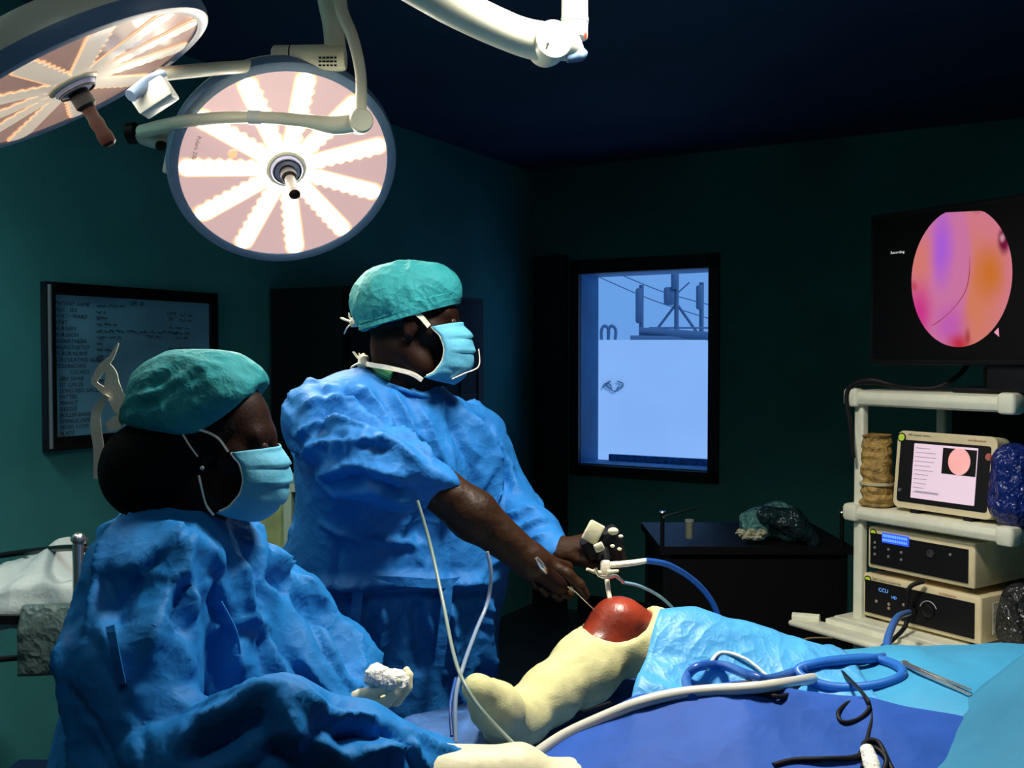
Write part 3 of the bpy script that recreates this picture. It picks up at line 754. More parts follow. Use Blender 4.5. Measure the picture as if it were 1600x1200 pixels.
eyes(T, sR, sS, surg)
# cap
S = SDF(T(-.17, -.13, -.05) - V(.02, .05, .03), T(.16, .13, .17) + V(.02, .05, .03), .0045)
Ra = [list(r) for r in sR]
S.ell(T(-.014, 0, .052), [.112 * sS, .088 * sS, .090 * sS], Ra, .02); S.ell(T(-.06, 0, .040), [.065 * sS, .074 * sS, .062 * sS], Ra, .04)
S.ell(T(.03, 0, .088), [.07 * sS, .066 * sS, .045 * sS], Ra, .03)
cn = sR @ V(.33, 0, -1); S.cut(T(.02, 0, .030), cn)
def gath(vs): return np.ones(len(vs))
sdf_obj('cap', S, M_cap, surg, amp=.011, freq=24, stretch=(1, 1, .25), seed=3, rel=1)
# cap band: rolled cloth strips sloping over the temple
cb = MB()
for q in range(2):
    pts = []
    for k in range(13):
        a = math.radians(-150 + 300 * k / 12); x = math.cos(a) * .116 - .012; y = math.sin(a) * .091
        pts.append(T(x, y, .030 + (x - .02) * .33 + .004 + q * .013))
    cb.ribbon(pts, .014, sR @ V(.3, 0, 1), sub=4, th=.0022)
build('cap_band', cb, M_cap, surg)
mk = mask_mesh('mask', T, M_mask, surg)
def knot(c, r, seed=0):
    m = MB(); m.ell(c, (r, r, r * 1.2), wob=.4, seed=seed)
    for k in range(4):
        a = k * 1.7 + seed; m.ribbon([c, c + V(-.012 + .006 * math.cos(a), .004 * math.sin(a), .012 * math.sin(a)), c + V(-.018 + .012 * math.cos(a), .008, .024 * math.sin(a))], .008, (0, 1, .3), th=.0015)
    return m
for sy in (-1, 1):
    u = MB().ribbon([T(.036, sy * .076, -.002), T(.012, sy * .086, .022), T(-.012, sy * .088, .030), T(-.07, sy * .078, .024), T(-.112, sy * .04, .014), T(-.128, 0, .010)], .011, sR @ V(0, 0, 1))
    build('upper_tie', u, M_tie, mk)
    l = MB().ribbon([T(.026, sy * .074, -.118), T(.0, sy * .068, -.104), T(-.05, sy * .066, -.094), T(-.085, sy * .04, -.09), T(-.10, 0, -.088)], .010, sR @ V(0, 0, 1))
    build('lower_tie', l, M_tie, mk)
build('tie_knot', knot(T(-.128, 0, .002), .009, 1), M_tie, mk); build('tie_knot', knot(T(-.104, 0, -.084), .013, 2), M_tie, mk)
build('chin_tie', MB().ribbon([P(748, 545, 2.17), P(748, 572, 2.17), P(726, 583, 2.16), P(706, 592, 2.15)], .004, (0, 1, 0)), M_tie, mk)
# gown
S = SDF((-.62, 1.76, .12), (.36, 2.64, 1.55), .0068)
S.chain([P(636, 636, 2.235), P(632, 650, 2.24)], [.075, .09], k=.04)
S.chain([P(503, 655, 2.12), P(560, 644, 2.2), P(640, 662, 2.25), P(735, 690, 2.37)], [.080, .085, .088, .080], k=.05)
S.chain([P(575, 730, 2.21), P(670, 740, 2.30)], [.145, .14], k=.06)
S.chain([P(560, 880, 2.27), P(690, 880, 2.32)], [.135, .125], k=.08); S.chain([P(575, 730, 2.21), P(560, 880, 2.27)], [.145, .135], k=.06)
S.chain([P(670, 740, 2.30), P(690, 880, 2.32)], [.14, .125], k=.06)
for a_, b_ in ((P(560, 880, 2.27), P(565, 1180, 2.34)), (P(690, 880, 2.32), P(700, 1180, 2.36)), (P(625, 900, 2.28), P(630, 1200, 2.32))):
    S.chain([a_, b_, V(b_.x, b_.y, .25)], [.12, .13, .15], k=.1)
S.chain([P(506, 668, 2.11), P(560, 715, 2.04), P(615, 740, 2.0), P(672, 755, 1.98)], [.074, .076, .066, .046], k=.04)
S.chain([P(742, 695, 2.38), P(792, 790, 2.33), P(835, 838, 2.22), P(868, 866, 2.13)], [.082, .062, .052, .038], k=.04)
# folds seen on the near sleeve, chest and belt, as world points on the cloth
hf = []
for pts, w, h in (([(462, 640, 2.03), (505, 612, 2.02), (560, 622, 2.06), (600, 655, 2.05)], .035, .016), ([(455, 690, 2.05), (500, 655, 2.0), (570, 668, 1.97), (612, 690, 1.96)], .04, .024),
                  ([(460, 720, 2.05), (520, 690, 1.96), (600, 694, 1.94), (668, 728, 1.93)], .04, .026), ([(490, 742, 2.0), (560, 726, 1.94), (640, 752, 1.92)], .035, .018),
                  ([(510, 758, 2.0), (590, 765, 1.93), (655, 782, 1.95)], .03, .014), ([(620, 655, 2.05), (655, 690, 1.98), (682, 730, 1.95)], .025, .012),
                  ([(470, 672, 2.03), (530, 640, 2.0), (600, 668, 1.99)], .025, -.016), ([(478, 706, 2.0), (550, 682, 1.94), (640, 712, 1.93)], .022, -.016),
                  ([(500, 748, 2.0), (570, 742, 1.93), (640, 766, 1.93)], .02, -.012), ([(548, 590, 2.08), (585, 630, 2.06), (606, 668, 2.05)], .03, -.022), ([(566, 588, 2.1), (600, 640, 2.08), (622, 670, 2.06)], .03, .014),
                  ([(612, 600, 2.13), (640, 680, 2.12), (660, 700, 2.14)], .03, .012), ([(650, 625, 2.14), (690, 720, 2.14), (705, 800, 2.18)], .04, .014),
                  ([(690, 640, 2.2), (728, 720, 2.2), (742, 830, 2.24)], .03, -.018), ([(705, 630, 2.24), (745, 700, 2.26), (765, 800, 2.27), (770, 880, 2.28)], .035, .018),
                  ([(745, 650, 2.3), (772, 720, 2.3), (790, 790, 2.3)], .03, -.014), ([(760, 660, 2.3), (790, 730, 2.3), (808, 790, 2.28)], .03, .014),
                  ([(795, 802, 2.22), (815, 812, 2.2), (838, 806, 2.2)], .016, .010), ([(800, 826, 2.2), (822, 832, 2.18), (850, 828, 2.18)], .016, .012), ([(812, 846, 2.18), (838, 852, 2.15), (862, 848, 2.15)], .016, .012),
                  ([(482, 900, 2.2), (560, 903, 2.15), (640, 906, 2.13), (700, 908, 2.18), (780, 900, 2.26)], .03, .016), ([(482, 918, 2.2), (560, 922, 2.15), (640, 924, 2.13), (700, 924, 2.18), (780, 916, 2.26)], .02, -.018),
                  ([(600, 930, 2.14), (590, 1040, 2.16)], .03, .018), ([(560, 930, 2.16), (545, 1060, 2.18)], .03, .018), ([(650, 930, 2.14), (655, 1060, 2.16)], .03, -.018), ([(700, 930, 2.17), (712, 1060, 2.2)], .035, .02), ([(755, 920, 2.22), (768, 1060, 2.25)], .03, .02), ([(520, 920, 2.18), (500, 1060, 2.2)], .035, -.02)):
    hf.append(([P(*q) for q in pts], w, h))
gown = cloth_obj('gown', S, M_gown, surg, [(P(500, 655, 2.12), P(560, 715, 2.04)), (P(560, 715, 2.04), P(680, 760, 1.98)), (P(742, 695, 2.38), P(800, 800, 2.3)), (P(800, 800, 2.3), P(868, 866, 2.13)), (P(630, 680, 2.25), P(630, 1180, 2.33))], hf, nrand=110, seed=5)
cl = MB(); pts = [P(584, 590, 2.25), P(590, 598, 2.18), P(615, 604, 2.15), P(650, 616, 2.15), P(680, 622, 2.20), P(690, 612, 2.29), P(665, 598, 2.36), P(610, 588, 2.34)]
cl.tube(pts, .0055, n=8, closed=True); build('collar_piping', cl, M_gown, gown)
bt = MB().ribbon([P(488, 905, 2.16), P(540, 907, 2.115), P(620, 908, 2.10), P(690, 912, 2.13), P(735, 905, 2.19), P(782, 900, 2.26)], .02, (0, 0, 1)); build('belt', bt, M_gown, gown)
for a_ in ((560, .0), (700, .04)):
    build('belt_tail', MB().ribbon([P(a_[0], 905, 2.10 + a_[1]), P(a_[0] - 4, 960, 2.09 + a_[1]), P(a_[0] - 14, 1040, 2.1 + a_[1])], .022, (1, 0, 0)), M_gown, gown)
build('inner_collar', MB().tube([P(585, 572, 2.2), P(596, 580, 2.16), P(612, 588, 2.15)], .012, n=8), mat('green under-shirt', (.02, .16, .06), .8), surg)
# gloves / dark forearm
def forearm_glove(name, el, wr, m, parent, hd, hn, side, curl, r=(.042, .044, .030), off=.0, sc_=1.0, thumb=(.6, .75, .35), h=.0038, spread=.08, tc=.35, amp=.002):
    ext = hd.normalized() * .22
    lo = np.minimum(np.minimum(el, wr), Vector(wr) + ext) - .09; hi = np.maximum(np.maximum(el, wr), Vector(wr) + ext) + .09
    S = SDF(lo, hi, h); mid = Vector(el).lerp(wr, .35)
    S.chain([Vector(el).lerp(wr, off), mid, wr], list(r), k=.02); S.cone(wr, Vector(wr) + hd.normalized() * .03, r[2] * .95, .026, k=.02)
    tips = hand(S, wr, hd, hn, side, curl, sc_=sc_, thumb=thumb, spread=spread, tcurl=tc)
    o = sdf_obj(name, S, m, parent, amp=amp, freq=22, stretch=(1, 1, 1), rel=1); return o, tips
forearm_glove('glove', elN, wrN, M_glove, surg, V(.55, .70, -.30), V(-.1, -.35, -.9), -1, (1.0, 1.25, .8), r=(.046, .048, .032))
forearm_glove('glove', elF.lerp(wrF, .72), wrF + V(.012, 0, .003), M_glove, surg, V(.80, -.28, .42), V(.45, .1, -.95), -1, (.75, .95, .6), r=(.030, .032, .030), thumb=(.75, .45, .5))

# ------------------------------------------------------------------ arthroscope and its hoses
def dpt(px, py, d): return P(px, py, d)
sc_t = thing('arthroscope', P(957, 950, 1.99), 'arthroscope with black camera head and cream tube entering the knee, held in the gloved hand', 'arthroscope')
Rc = Matrix.Rotation(math.radians(-25), 3, 'Y') @ Matrix.Rotation(math.radians(10), 3, 'X')
build('camera_head', MB().box(P(940, 848, 2.05), (.085, .045, .048), Rc, bev=.012), M_black, sc_t)
build('cover_plate', MB().box(P(927, 832, 2.025), (.034, .008, .044), Matrix.Rotation(math.radians(28), 3, 'Y'), bev=.006), M_cream, sc_t)
build('cover_plate', MB().box(P(936, 855, 2.012), (.020, .010, .018), Rc, bev=.004), M_cream, sc_t)
for q in ((958, 830, .011), (970, 838, .005), (957, 853, .005), (968, 858, .005)):
    build('button', MB().ell(P(q[0], q[1], 2.018), (q[2], .006, q[2] * .7)), M_cream, sc_t)
build('coupler', MB().tube([P(945, 858, 2.04), P(946, 876, 2.03)], .017, n=16, sub=1), M_black, sc_t)
build('valve_body', MB().box(P(946, 888, 2.02), (.020, .020, .036), bev=.006), M_tie, sc_t)
build('light_post', MB().tube([P(950, 883, 2.02), P(985, 880, 2.02), P(1010, 876, 2.02)], [.007, .0065, .0055], n=12), M_tie, sc_t)
build('tap', MB().tube([P(917, 889, 2.0), P(930, 894, 2.01), P(944, 895, 2.02)], [.003, .004, .005], n=10), M_cream, sc_t)
build('tap', MB().tube([P(948, 894, 2.0), P(966, 892, 2.01)], [.005, .003], n=10, sub=1), M_cream, sc_t)
build('tap_lever', MB().tube([P(930, 888, 2.0), P(936, 900, 2.0), P(952, 902, 2.0), P(962, 900, 2.0), P(975, 911, 2.0)], [.004, .003, .0045, .004, .003], n=8, sub=3), M_steel, sc_t)
build('sheath', MB().tube([P(947, 898, 2.02), P(951, 925, 2.005), P(957, 958, 1.985)], [.0055, .005, .005], n=14, sub=1), M_tie, sc_t)
tag(build('light_cable', MB().tube([P(1008, 876, 2.02), P(1045, 883, 2.05), P(1085, 908, 2.1), P(1112, 940, 2.13), P(1124, 975, 2.14), P(1118, 1000, 2.12), P(1098, 1022, 2.08)], .0062, n=12), M_bluetube), 'blue cable arching from the scope down behind the draped thigh', 'cable')
tag(build('irrigation_tube', MB().tube([P(972, 910, 2.01), P(1000, 916, 2.02), P(1035, 935, 2.05), P(1062, 965, 2.08), P(1076, 1000, 2.08), P(1082, 1030, 2.05)], .0034, n=10), mat('pale blue tube', (.18, .34, .46), .3)), 'thin pale blue tube arching inside the blue cable from the scope', 'tube')
pr = thing('probe', P(860, 900, 1.99), 'thin steel probe pointing from the near hand towards the knee', 'probe')
build('shaft', MB().tube([P(852, 893, 1.97), P(900, 925, 1.98), P(938, 962, 1.99)], [.0026, .0016, .0012], n=8, sub=1), M_steel, pr)
build('handle', MB().tube([P(838, 872, 1.94), P(846, 884, 1.945), P(853, 894, 1.96)], [.004, .007, .005], n=12, sub=2), M_steel, pr)

# ------------------------------------------------------------------ nurse
nO = P(342, 694, 1.62); nR = frame((1, .04, -.14)); nS = .88
nur = thing('person', (P(280, 900, 1.66).x, P(280, 900, 1.66).y, 0), 'foreground person in blue gown with bouffant cap, cream gloves and cream cap ties', 'person')
S = SDF((-.98, 1.20, .0), (.24, 2.05, 1.62), .0085)
T = add_head(S, nO, nR, nS)
S.chain([T(-.035, 0, -.05), P(290, 830, 1.64), P(280, 870, 1.66)], [.05, .053, .08])
nsN, nsF = P(245, 905, 1.50), P(390, 905, 1.80)
S.chain([P(235, 920, 1.55), P(290, 905, 1.66), P(390, 925, 1.79)], [.035, .06, .035]); npel = P(245, 1250, 1.68)
S.chain([P(290, 920, 1.66), P(265, 1080, 1.67), npel], [.10, .10, .12], k=.05)
for sy in (-.08, .08):
    hp = V(npel.x, npel.y + sy, npel.z - .03); S.chain([hp, V(hp.x, hp.y, .42), V(hp.x - .01, hp.y, .1)], [.085, .05, .036]); S.chain([V(hp.x - .03, hp.y, .045), V(hp.x + .15, hp.y, .035)], [.04, .034])
neN, nwN = P(290, 1225, 1.42), P(690, 1216, 1.50)
neF, nwF = P(505, 1010, 1.82), P(515, 1078, 1.74)
S.chain([P(228, 925, 1.54), neN, nwN], [.034, .030, .024], k=.02); S.chain([nsF, neF, nwF], [.04, .034, .024], k=.02)
sdf_obj('body', S, M_skin, nur)
eyes(T, nR, nS, nur)
# hair bun and hair
S = SDF(P(140, 830, 1.62) - V(.02, .16, .02), P(420, 540, 1.62) + V(.02, .16, .04), .0055)
Ra = [list(r) for r in nR]
S.ell(T(-.03, 0, .03), [.105 * nS, .088 * nS, .098 * nS], Ra, .03)
S.ell(P(234, 728, 1.62), (.074, .066, .074), None, .03); S.chain([P(300, 700, 1.62), P(232, 745, 1.62)], [.075, .065], k=.03)
S.cut(T(.045, 0, 0), nR @ V(1, 0, -.35))
S2 = S
sdf_obj('hair', S, M_hair, nur, amp=.004, freq=14, stretch=(1, 1, .5), seed=2)
# bouffant cap
S = SDF(P(180, 700, 1.62) - V(.02, .16, .02), P(420, 530, 1.62) + V(.02, .16, .04), .0050)
S.ell(P(296, 632, 1.62), (.098, .100, .086), None, .03); S.ell(P(352, 606, 1.62), (.066, .084, .052), None, .03)
S.chain([P(250, 640, 1.62), P(222, 656, 1.62)], [.058, .030], k=.04)
S.cut(P(375, 634, 1.62), V(.74, 0, -.67)); S.cut(P(300, 672, 1.62), V(-.12, 0, -1))
for pts in (([(225, 640, 1.53), (262, 612, 1.525), (300, 590, 1.53), (330, 578, 1.54)]), ([(262, 640, 1.52), (300, 615, 1.52), (350, 600, 1.53)]), ([(240, 600, 1.54), (280, 575, 1.54)])):
    S.chain([P(*q) for q in pts], .006, k=.016, op='sub')
cap = sdf_obj('cap', S, M_cap, nur, amp=.012, freq=15, stretch=(.4, 1, 1.2), seed=6)
mk = mask_mesh('mask', T, M_mask, nur, low=.002)
for sy in (-1, 1):
    build('upper_tie', MB().ribbon([T(.036, sy * .076, -.002), T(.015, sy * .084, .022), T(-.02, sy * .090, .032), T(-.08, sy * .082, .032), T(-.12, sy * .05, .03)], .0035, nR @ V(0, 0, 1)), M_tie, mk)
    build('lower_tie', MB().ribbon([T(.026, sy * .076, -.118), T(.008, sy * .074, -.098), T(-.008, sy * .082, -.05)], .0030, nR @ V(0, 0, 1)), M_tie, mk)
build('diagonal_tie', MB().ribbon([T(-.05, -.092, .030), T(-.03, -.094, .005), T(-.012, -.090, -.016)], .0025, nR @ V(0, 0, 1)), M_tie, mk)
build('earring', MB().ell(T(-.004, -.082, -.036), (.0035,) * 3), mat('pearl', (.9, .9, .85), .15), nur)
# cap ties flying at the back of the head
ct = MB(); d_ = 1.60
ct.ribbon([P(206, 652, d_), P(190, 636, d_), P(176, 606, d_), P(174, 584, d_), P(166, 568, d_)], [.014, .028, .026, .018, .008], (1, 0, -.5))
build('cap_tie', ct, M_tie, cap)
build('cap_tie', MB().ribbon([P(196, 644, d_), P(178, 622, d_), P(152, 602, d_), P(148, 594, d_), P(160, 574, d_), P(174, 558, d_), P(185, 536, d_)], [.016, .014, .008, .010, .014, .008, .002], (1, 0, .3)), M_tie, cap)
build('cap_tie', MB().ribbon([P(168, 618, d_ - .01), P(152, 640, d_), P(150, 668, d_), P(154, 700, d_), P(154, 748, d_)], [.008, .014, .017, .017, .015], (1, 0, 0)), M_tie, cap)
build('cap_tie', MB().ribbon([P(192, 648, d_), P(182, 660, d_), P(168, 668, d_)], [.006, .022, .014], (.4, 0, 1)), M_tie, cap)
build('tie_knot', MB().tube([P(193, 640, d_ - .012), P(200, 648, d_ - .015), P(207, 652, d_ - .012)], [.004, .0055, .004], n=8), M_tie, cap)
build('collar_tie', MB().tube([P(236, 792, 1.58), P(210, 780, 1.58), P(194, 786, 1.58), P(196, 798, 1.58), P(214, 800, 1.58), P(222, 792, 1.57)], .0045, n=8), M_black, nur)
# gown
S = SDF((-.98, 1.22, .12), (.10, 2.06, 1.36), .0068)
S.chain([P(285, 848, 1.66), P(280, 870, 1.66)], [.085, .10], k=.05)
S.chain([P(228, 905, 1.54), P(280, 880, 1.60), P(330, 902, 1.70), P(395, 925, 1.80)], [.075, .070, .068, .058], k=.05)
S.chain([P(262, 960, 1.68), P(262, 1120, 1.70), P(255, 1260, 1.70)], [.135, .15, .16], k=.08)
S.chain([P(330, 960, 1.68), P(355, 1080, 1.68), P(350, 1200, 1.70)], [.10, .105, .13], k=.08)
g0 = P(265, 1260, 1.70); S.chain([g0, V(g0.x, g0.y, .25)], [.18, .20], k=.1)
S.chain([P(222, 910, 1.53), P(205, 1040, 1.47), P(235, 1190, 1.42), P(330, 1190, 1.385), P(430, 1150, 1.40), P(560, 1178, 1.45), P(692, 1216, 1.50)], [.082, .085, .08, .072, .070, .062, .052], k=.05)
S.chain([P(430, 985, 1.74), P(480, 1050, 1.72), P(545, 1105, 1.70)], [.07, .065, .040], k=.05)
S.chain([P(398, 915, 1.80), P(440, 945, 1.82), P(520, 1045, 1.83), P(566, 1092, 1.75)], [.062, .062, .066, .044], k=.04)
hf = []
for pts, w, h in (([(288, 832, 1.54), (330, 915, 1.545), (372, 1010, 1.56), (400, 1085, 1.5)], .05, .022), ([(285, 835, 1.53), (240, 868, 1.47), (190, 908, 1.45)], .04, .018), ([(288, 838, 1.53), (262, 920, 1.45), (235, 990, 1.41), (215, 1060, 1.4)], .05, .022),
                  ([(292, 836, 1.53), (302, 900, 1.48), (298, 980, 1.46)], .035, .016), ([(286, 840, 1.53), (225, 905, 1.45), (170, 990, 1.42)], .03, -.014), ([(296, 850, 1.53), (285, 930, 1.46), (262, 1010, 1.42)], .03, -.018),
                  ([(285, 1180, 1.33), (350, 1122, 1.33), (425, 1082, 1.345), (470, 1112, 1.36), (530, 1125, 1.38)], .045, .028), ([(300, 1196, 1.33), (370, 1150, 1.33), (430, 1112, 1.34)], .03, -.022),
                  ([(440, 905, 1.77), (500, 970, 1.77), (560, 1045, 1.76)], .035, .016), ([(345, 870, 1.60), (375, 930, 1.60), (405, 1000, 1.61)], .04, .018), ([(318, 870, 1.54), (345, 930, 1.53), (372, 1010, 1.54)], .028, -.022),
                  ([(440, 930, 1.72), (490, 1000, 1.74), (548, 1070, 1.70)], .035, -.026), ([(380, 905, 1.66), (430, 915, 1.70), (452, 925, 1.72)], .035, -.026), ([(375, 880, 1.68), (420, 890, 1.72), (452, 898, 1.74)], .03, .012),
                  ([(470, 985, 1.74), (500, 1050, 1.74), (548, 1100, 1.72)], .03, .014), ([(395, 960, 1.62), (430, 1030, 1.62), (470, 1085, 1.6)], .035, .016), ([(300, 985, 1.53), (380, 960, 1.6), (440, 985, 1.63)], .02, .006),
                  ([(500, 1140, 1.38), (560, 1112, 1.39), (610, 1122, 1.40)], .028, .018), ([(505, 1160, 1.38), (560, 1140, 1.38), (620, 1145, 1.40)], .022, -.02), ([(545, 1185, 1.38), (600, 1165, 1.39), (660, 1168, 1.41)], .026, .018), ([(430, 1090, 1.345), (450, 1135, 1.33), (470, 1185, 1.33)], .035, .018),
                  ([(640, 1150, 1.43), (660, 1180, 1.42), (675, 1215, 1.42)], .02, .012), ([(600, 1130, 1.41), (640, 1165, 1.42), (655, 1200, 1.42)], .018, -.014)):
    hf.append(([P(*q) for q in pts], w, h))
gown = cloth_obj('gown', S, M_gown2, nur, [(P(222, 910, 1.53), P(205, 1040, 1.47)), (P(205, 1040, 1.47), P(235, 1190, 1.42)), (P(300, 1190, 1.385), P(430, 1150, 1.40)), (P(430, 1150, 1.40), P(690, 1216, 1.50)), (P(398, 915, 1.80), P(560, 1085, 1.76)), (P(290, 860, 1.66), P(262, 1250, 1.70)), (P(340, 880, 1.68), P(400, 1080, 1.62))], hf, nrand=120, seed=8)
build('back_tie', MB().ribbon([P(172, 978, 1.36), P(180, 1020, 1.35), P(190, 1068, 1.36)], .012, (1, 0, 0)), M_gown2, gown)
build('pocket_fold', MB().ribbon([P(345, 940, 1.535), P(368, 985, 1.53), P(375, 1022, 1.53)], .004, (0, 0, 1)), M_gown2, gown)
forearm_glove('glove', neN.lerp(nwN, .5), nwN + V(.12, 0, .004), M_cream, nur, V(1, .05, -.04), V(0, .1, -1), -1, (.15, .25, .2), r=(.050, .050, .044), off=.5, sc_=1.0, amp=.001)
gN, tips = forearm_glove('glove', neF.lerp(nwF, .5), nwF, M_cream, nur, V(.95, -.30, -.12), V(.15, .1, 1), 1, (.30, .65, .55), r=(.036, .036, .030), off=.6, thumb=(.95, .25, .1))
g = MB()
for k in range(5): g.ell(P(600 + random.uniform(-18, 20), 1058 + random.uniform(-6, 8), 1.68), (.023, .020, .018), wob=.3, seed=k)
tag(build('gauze_swab', g, M_gauze), 'crumpled white gauze swab held in the far cream glove', 'gauze')

# ------------------------------------------------------------------ operating table, patient, drapes
TZ = .775
tb = thing('operating_table', (.9, 1.72, 0), 'operating table under the blue drapes, padded top on a metal column', 'operating table')
build('mattress', MB().box((.95, 1.70, TZ - .05), (2.2, .62, .07), bev=.03), M_black, tb)
build('frame', MB().box((.95, 1.70, TZ - .11), (2.15, .56, .04)), M_steel, tb, smooth=False)
build('column', MB().box((1.0, 1.70, .37), (.35, .3, .6), bev=.03), M_steel, tb)
build('base', MB().box((1.0, 1.70, .045), (.95, .5, .09), bev=.03), M_black, tb)

knee = P(964, 988, 2.0); hip = V(.60, 1.90, .845); ank = P(820, 1116, 1.84); heel = P(800, 1136, 1.81); toe = P(748, 1077, 1.68)
pat = thing('person', (.6, 1.8, TZ), 'patient lying under blue drapes with one bent knee painted red-brown and uncovered', 'person')
S = SDF((-.25, 1.45, TZ - .02), (1.95, 2.25, 1.07), .0095)
S.chain([hip, knee], [.065, .058], k=.03); S.chain([knee, P(905, 1048, 1.93), ank], [.054, .052, .036], k=.03)
S.ell(P(968, 962, 1.985), (.042, .040, .034), None, .03)
S.chain([heel, P(776, 1108, 1.74), toe], [.032, .026, .018], k=.03); S.chain([ank, heel], [.036, .034])
S.chain([V(.64, 1.70, .83), V(.30, 1.60, .855), V(0.08, 1.60, .82)], [.05, .045, .03], k=.03); S.chain([V(.66, 1.70, .83), V(.64, 1.88, .83)], .05)
S.ell((.86, 1.80, .84), (.20, .16, .055), None, .04); S.ell((1.12, 1.80, .845), (.26, .17, .06), None, .05)
S.chain([V(1.22, 1.68, .85), V(1.22, 1.92, .85)], .045, k=.05); S.chain([V(1.3, 1.80, .84), V(1.42, 1.80, .84)], .045); S.ell((1.52, 1.80, .845), (.105, .07, .07), None, .03)
S.chain([V(1.2, 1.66, .84), V(1.0, 1.64, .82), V(.8, 1.66, .81)], [.038, .03, .025]); S.chain([V(1.2, 1.94, .84), V(1.0, 1.96, .82), V(.8, 1.95, .81)], [.038, .03, .025])
sdf_obj('body', S, M_knee, pat)
# stockinette
S = SDF((-.20, 1.50, TZ - .03), (.52, 2.2, 1.05), .0055)
S.chain([knee.lerp(hip, .02), knee.lerp(hip, .62)], [.069, .072], k=.03); S.chain([knee + V(0, 0, -.006), P(915, 1044, 1.935), P(860, 1085, 1.88), ank], [.064, .060, .050, .043], k=.03)
S.chain([P(812, 1122, 1.83), heel + V(0, 0, .008)], [.044, .042]); S.chain([heel + V(0, 0, .006), P(776, 1108, 1.73), toe], [.042, .034, .025], k=.04)
S.ell(P(958, 955, 1.99) + V(0, -.01, .012), (.082, .13, .064), None, .006, 'sub')
sdf_obj('stockinette', S, M_stock, pat, amp=.007, freq=14, stretch=(1, 1, 1), seed=12, fine=.002)

def drape(name, x0, x1, y0, y1, zf, m, step=.010, hang=(0, 0, 0, 0), shape=None, label=None, cat='drape', group=None, thick=.002, wob=.0, hf=6):
    """cloth over the table: zf(x, y) height; hang = drop length on -x, +x, -y, +y sides"""
    def axis(a, b, ha, hb):
        n = int((b - a) / step); c = list(np.linspace(a, b, n + 1))
        pre = [a - e for e in np.arange(step, ha + step, step)][::-1] if ha else []; post = [b + e for e in np.arange(step, hb + step, step)] if hb else []
        return np.array(pre + c + post)
    X, Y = np.meshgrid(axis(x0, x1, hang[0], hang[1]), axis(y0, y1, hang[2], hang[3]), indexing='ij')
    cx, cy = np.clip(X, x0, x1), np.clip(Y, y0, y1); ex = X - cx; ey = Y - cy; e = np.maximum(np.abs(ex), np.abs(ey))
    Z = zf(cx, cy) - e
    out = .012 + .02 * (vnoise(np.stack([cx * hf * 2, cy * hf * 2, np.full(cx.size, 3.3).reshape(cx.shape)], -1).reshape(-1, 3)).reshape(cx.shape))
    f = np.clip(e / .05, 0, 1)
    X2 = cx + np.sign(ex) * out * f; Y2 = cy + np.sign(ey) * out * f
    if shape is not None: X2, Y2, Z = shape(X2, Y2, Z)
    vs = np.stack([X2, Y2, Z], -1).reshape(-1, 3); nx, ny = X.shape
    i, j = np.meshgrid(np.arange(nx - 1), np.arange(ny - 1), indexing='ij'); a = (i * ny + j).ravel()
    fs = np.stack([a, a + ny, a + ny + 1, a + 1], 1)
    o = link(name, vs, fs, m); md = o.modifiers.new('th', 'SOLIDIFY'); md.thickness = thick; md.offset = 1
    if label: tag(o, label, cat, group)
    return o
def N2(x, y, f, seed=0, st=(1, 1)):
    return vnoise(np.stack([x * f * st[0] + seed, y * f * st[1] + seed * .7, np.full(x.shape, seed * 1.3)], -1).reshape(-1, 3)).reshape(x.shape)
def FO(x, y, f, seed=0, st=(1, 1), ang=0.0):
    c, s_ = math.cos(ang), math.sin(ang); xr = (x * c + y * s_) * st[0]; yr = (-x * s_ + y * c) * st[1]
    p = np.stack([xr, yr, np.zeros_like(x)], -1).reshape(-1, 3); return folds(p, f, (1, 1, 1), seed).reshape(x.shape)
def gs(d, w): return np.exp(-(d / w) ** 2)
def sst(x, a, b): t = np.clip((x - a) / (b - a), 0, 1); return t * t * (3 - 2 * t)
M_d1 = mat('mottled blue drape', (.035, .12, .34), .75, var=.55, bump='noise', bscale=50, bstr=.25, vscale=16)
M_d2 = mat('light blue crumpled drape', (.06, .33, .66), .5, var=.15, bump='crumple', bscale=16, bstr=.3)
M_d3 = mat('violet blue plastic drape', (.024, .090, .40), .62, var=.15, bump='crumple', bscale=8, bstr=.2, vscale=8, spec=.18)
M_d4 = mat('cyan drape', (.035, .29, .52), .6, var=.10, bump='crumple', bscale=7, bstr=.2)
M_d5 = mat('teal screen drape', (.018, .17, .30), .7, var=.12, bump='crumple', bscale=6, bstr=.2)
def foot_shape(X, Y, Z):       # the foot end of the sheet is rounded off
    c = np.clip((.12 - X) / .34, 0, 1); Y = np.where(Y > 1.7, Y - (Y - 1.70) * .55 * c ** 1.6, Y); return X, Y, Z
drape('foot_drape', -.215, .60, 1.36, 2.14, lambda x, y: TZ + .004 + .022 * FO(x, y, 5, 3) + .028 * gs(x + .08, .13) * gs(y - 1.88, .10) + .03 * gs(y - 2.08, .08) * sst(x, -.05, .15), M_d1, step=.012, hang=(.45, 0, .4, .45), shape=foot_shape,
      label='mottled blue under-drape spread beneath the wrapped foot at the table end')
body_x = lambda x: sst(x, .42, .8)
def z4(x, y):
    th = gs(y - 1.90, .13) * (.175 * (1 - sst(x, .36, .74)) + .0) * sst(x, .25, .34)
    return TZ + .035 + th + .115 * body_x(x) * np.sqrt(np.clip(1 - ((y - 1.80) / .30) ** 2, 0, 1)) ** .8 + .018 * FO(x, y, 5, 8)
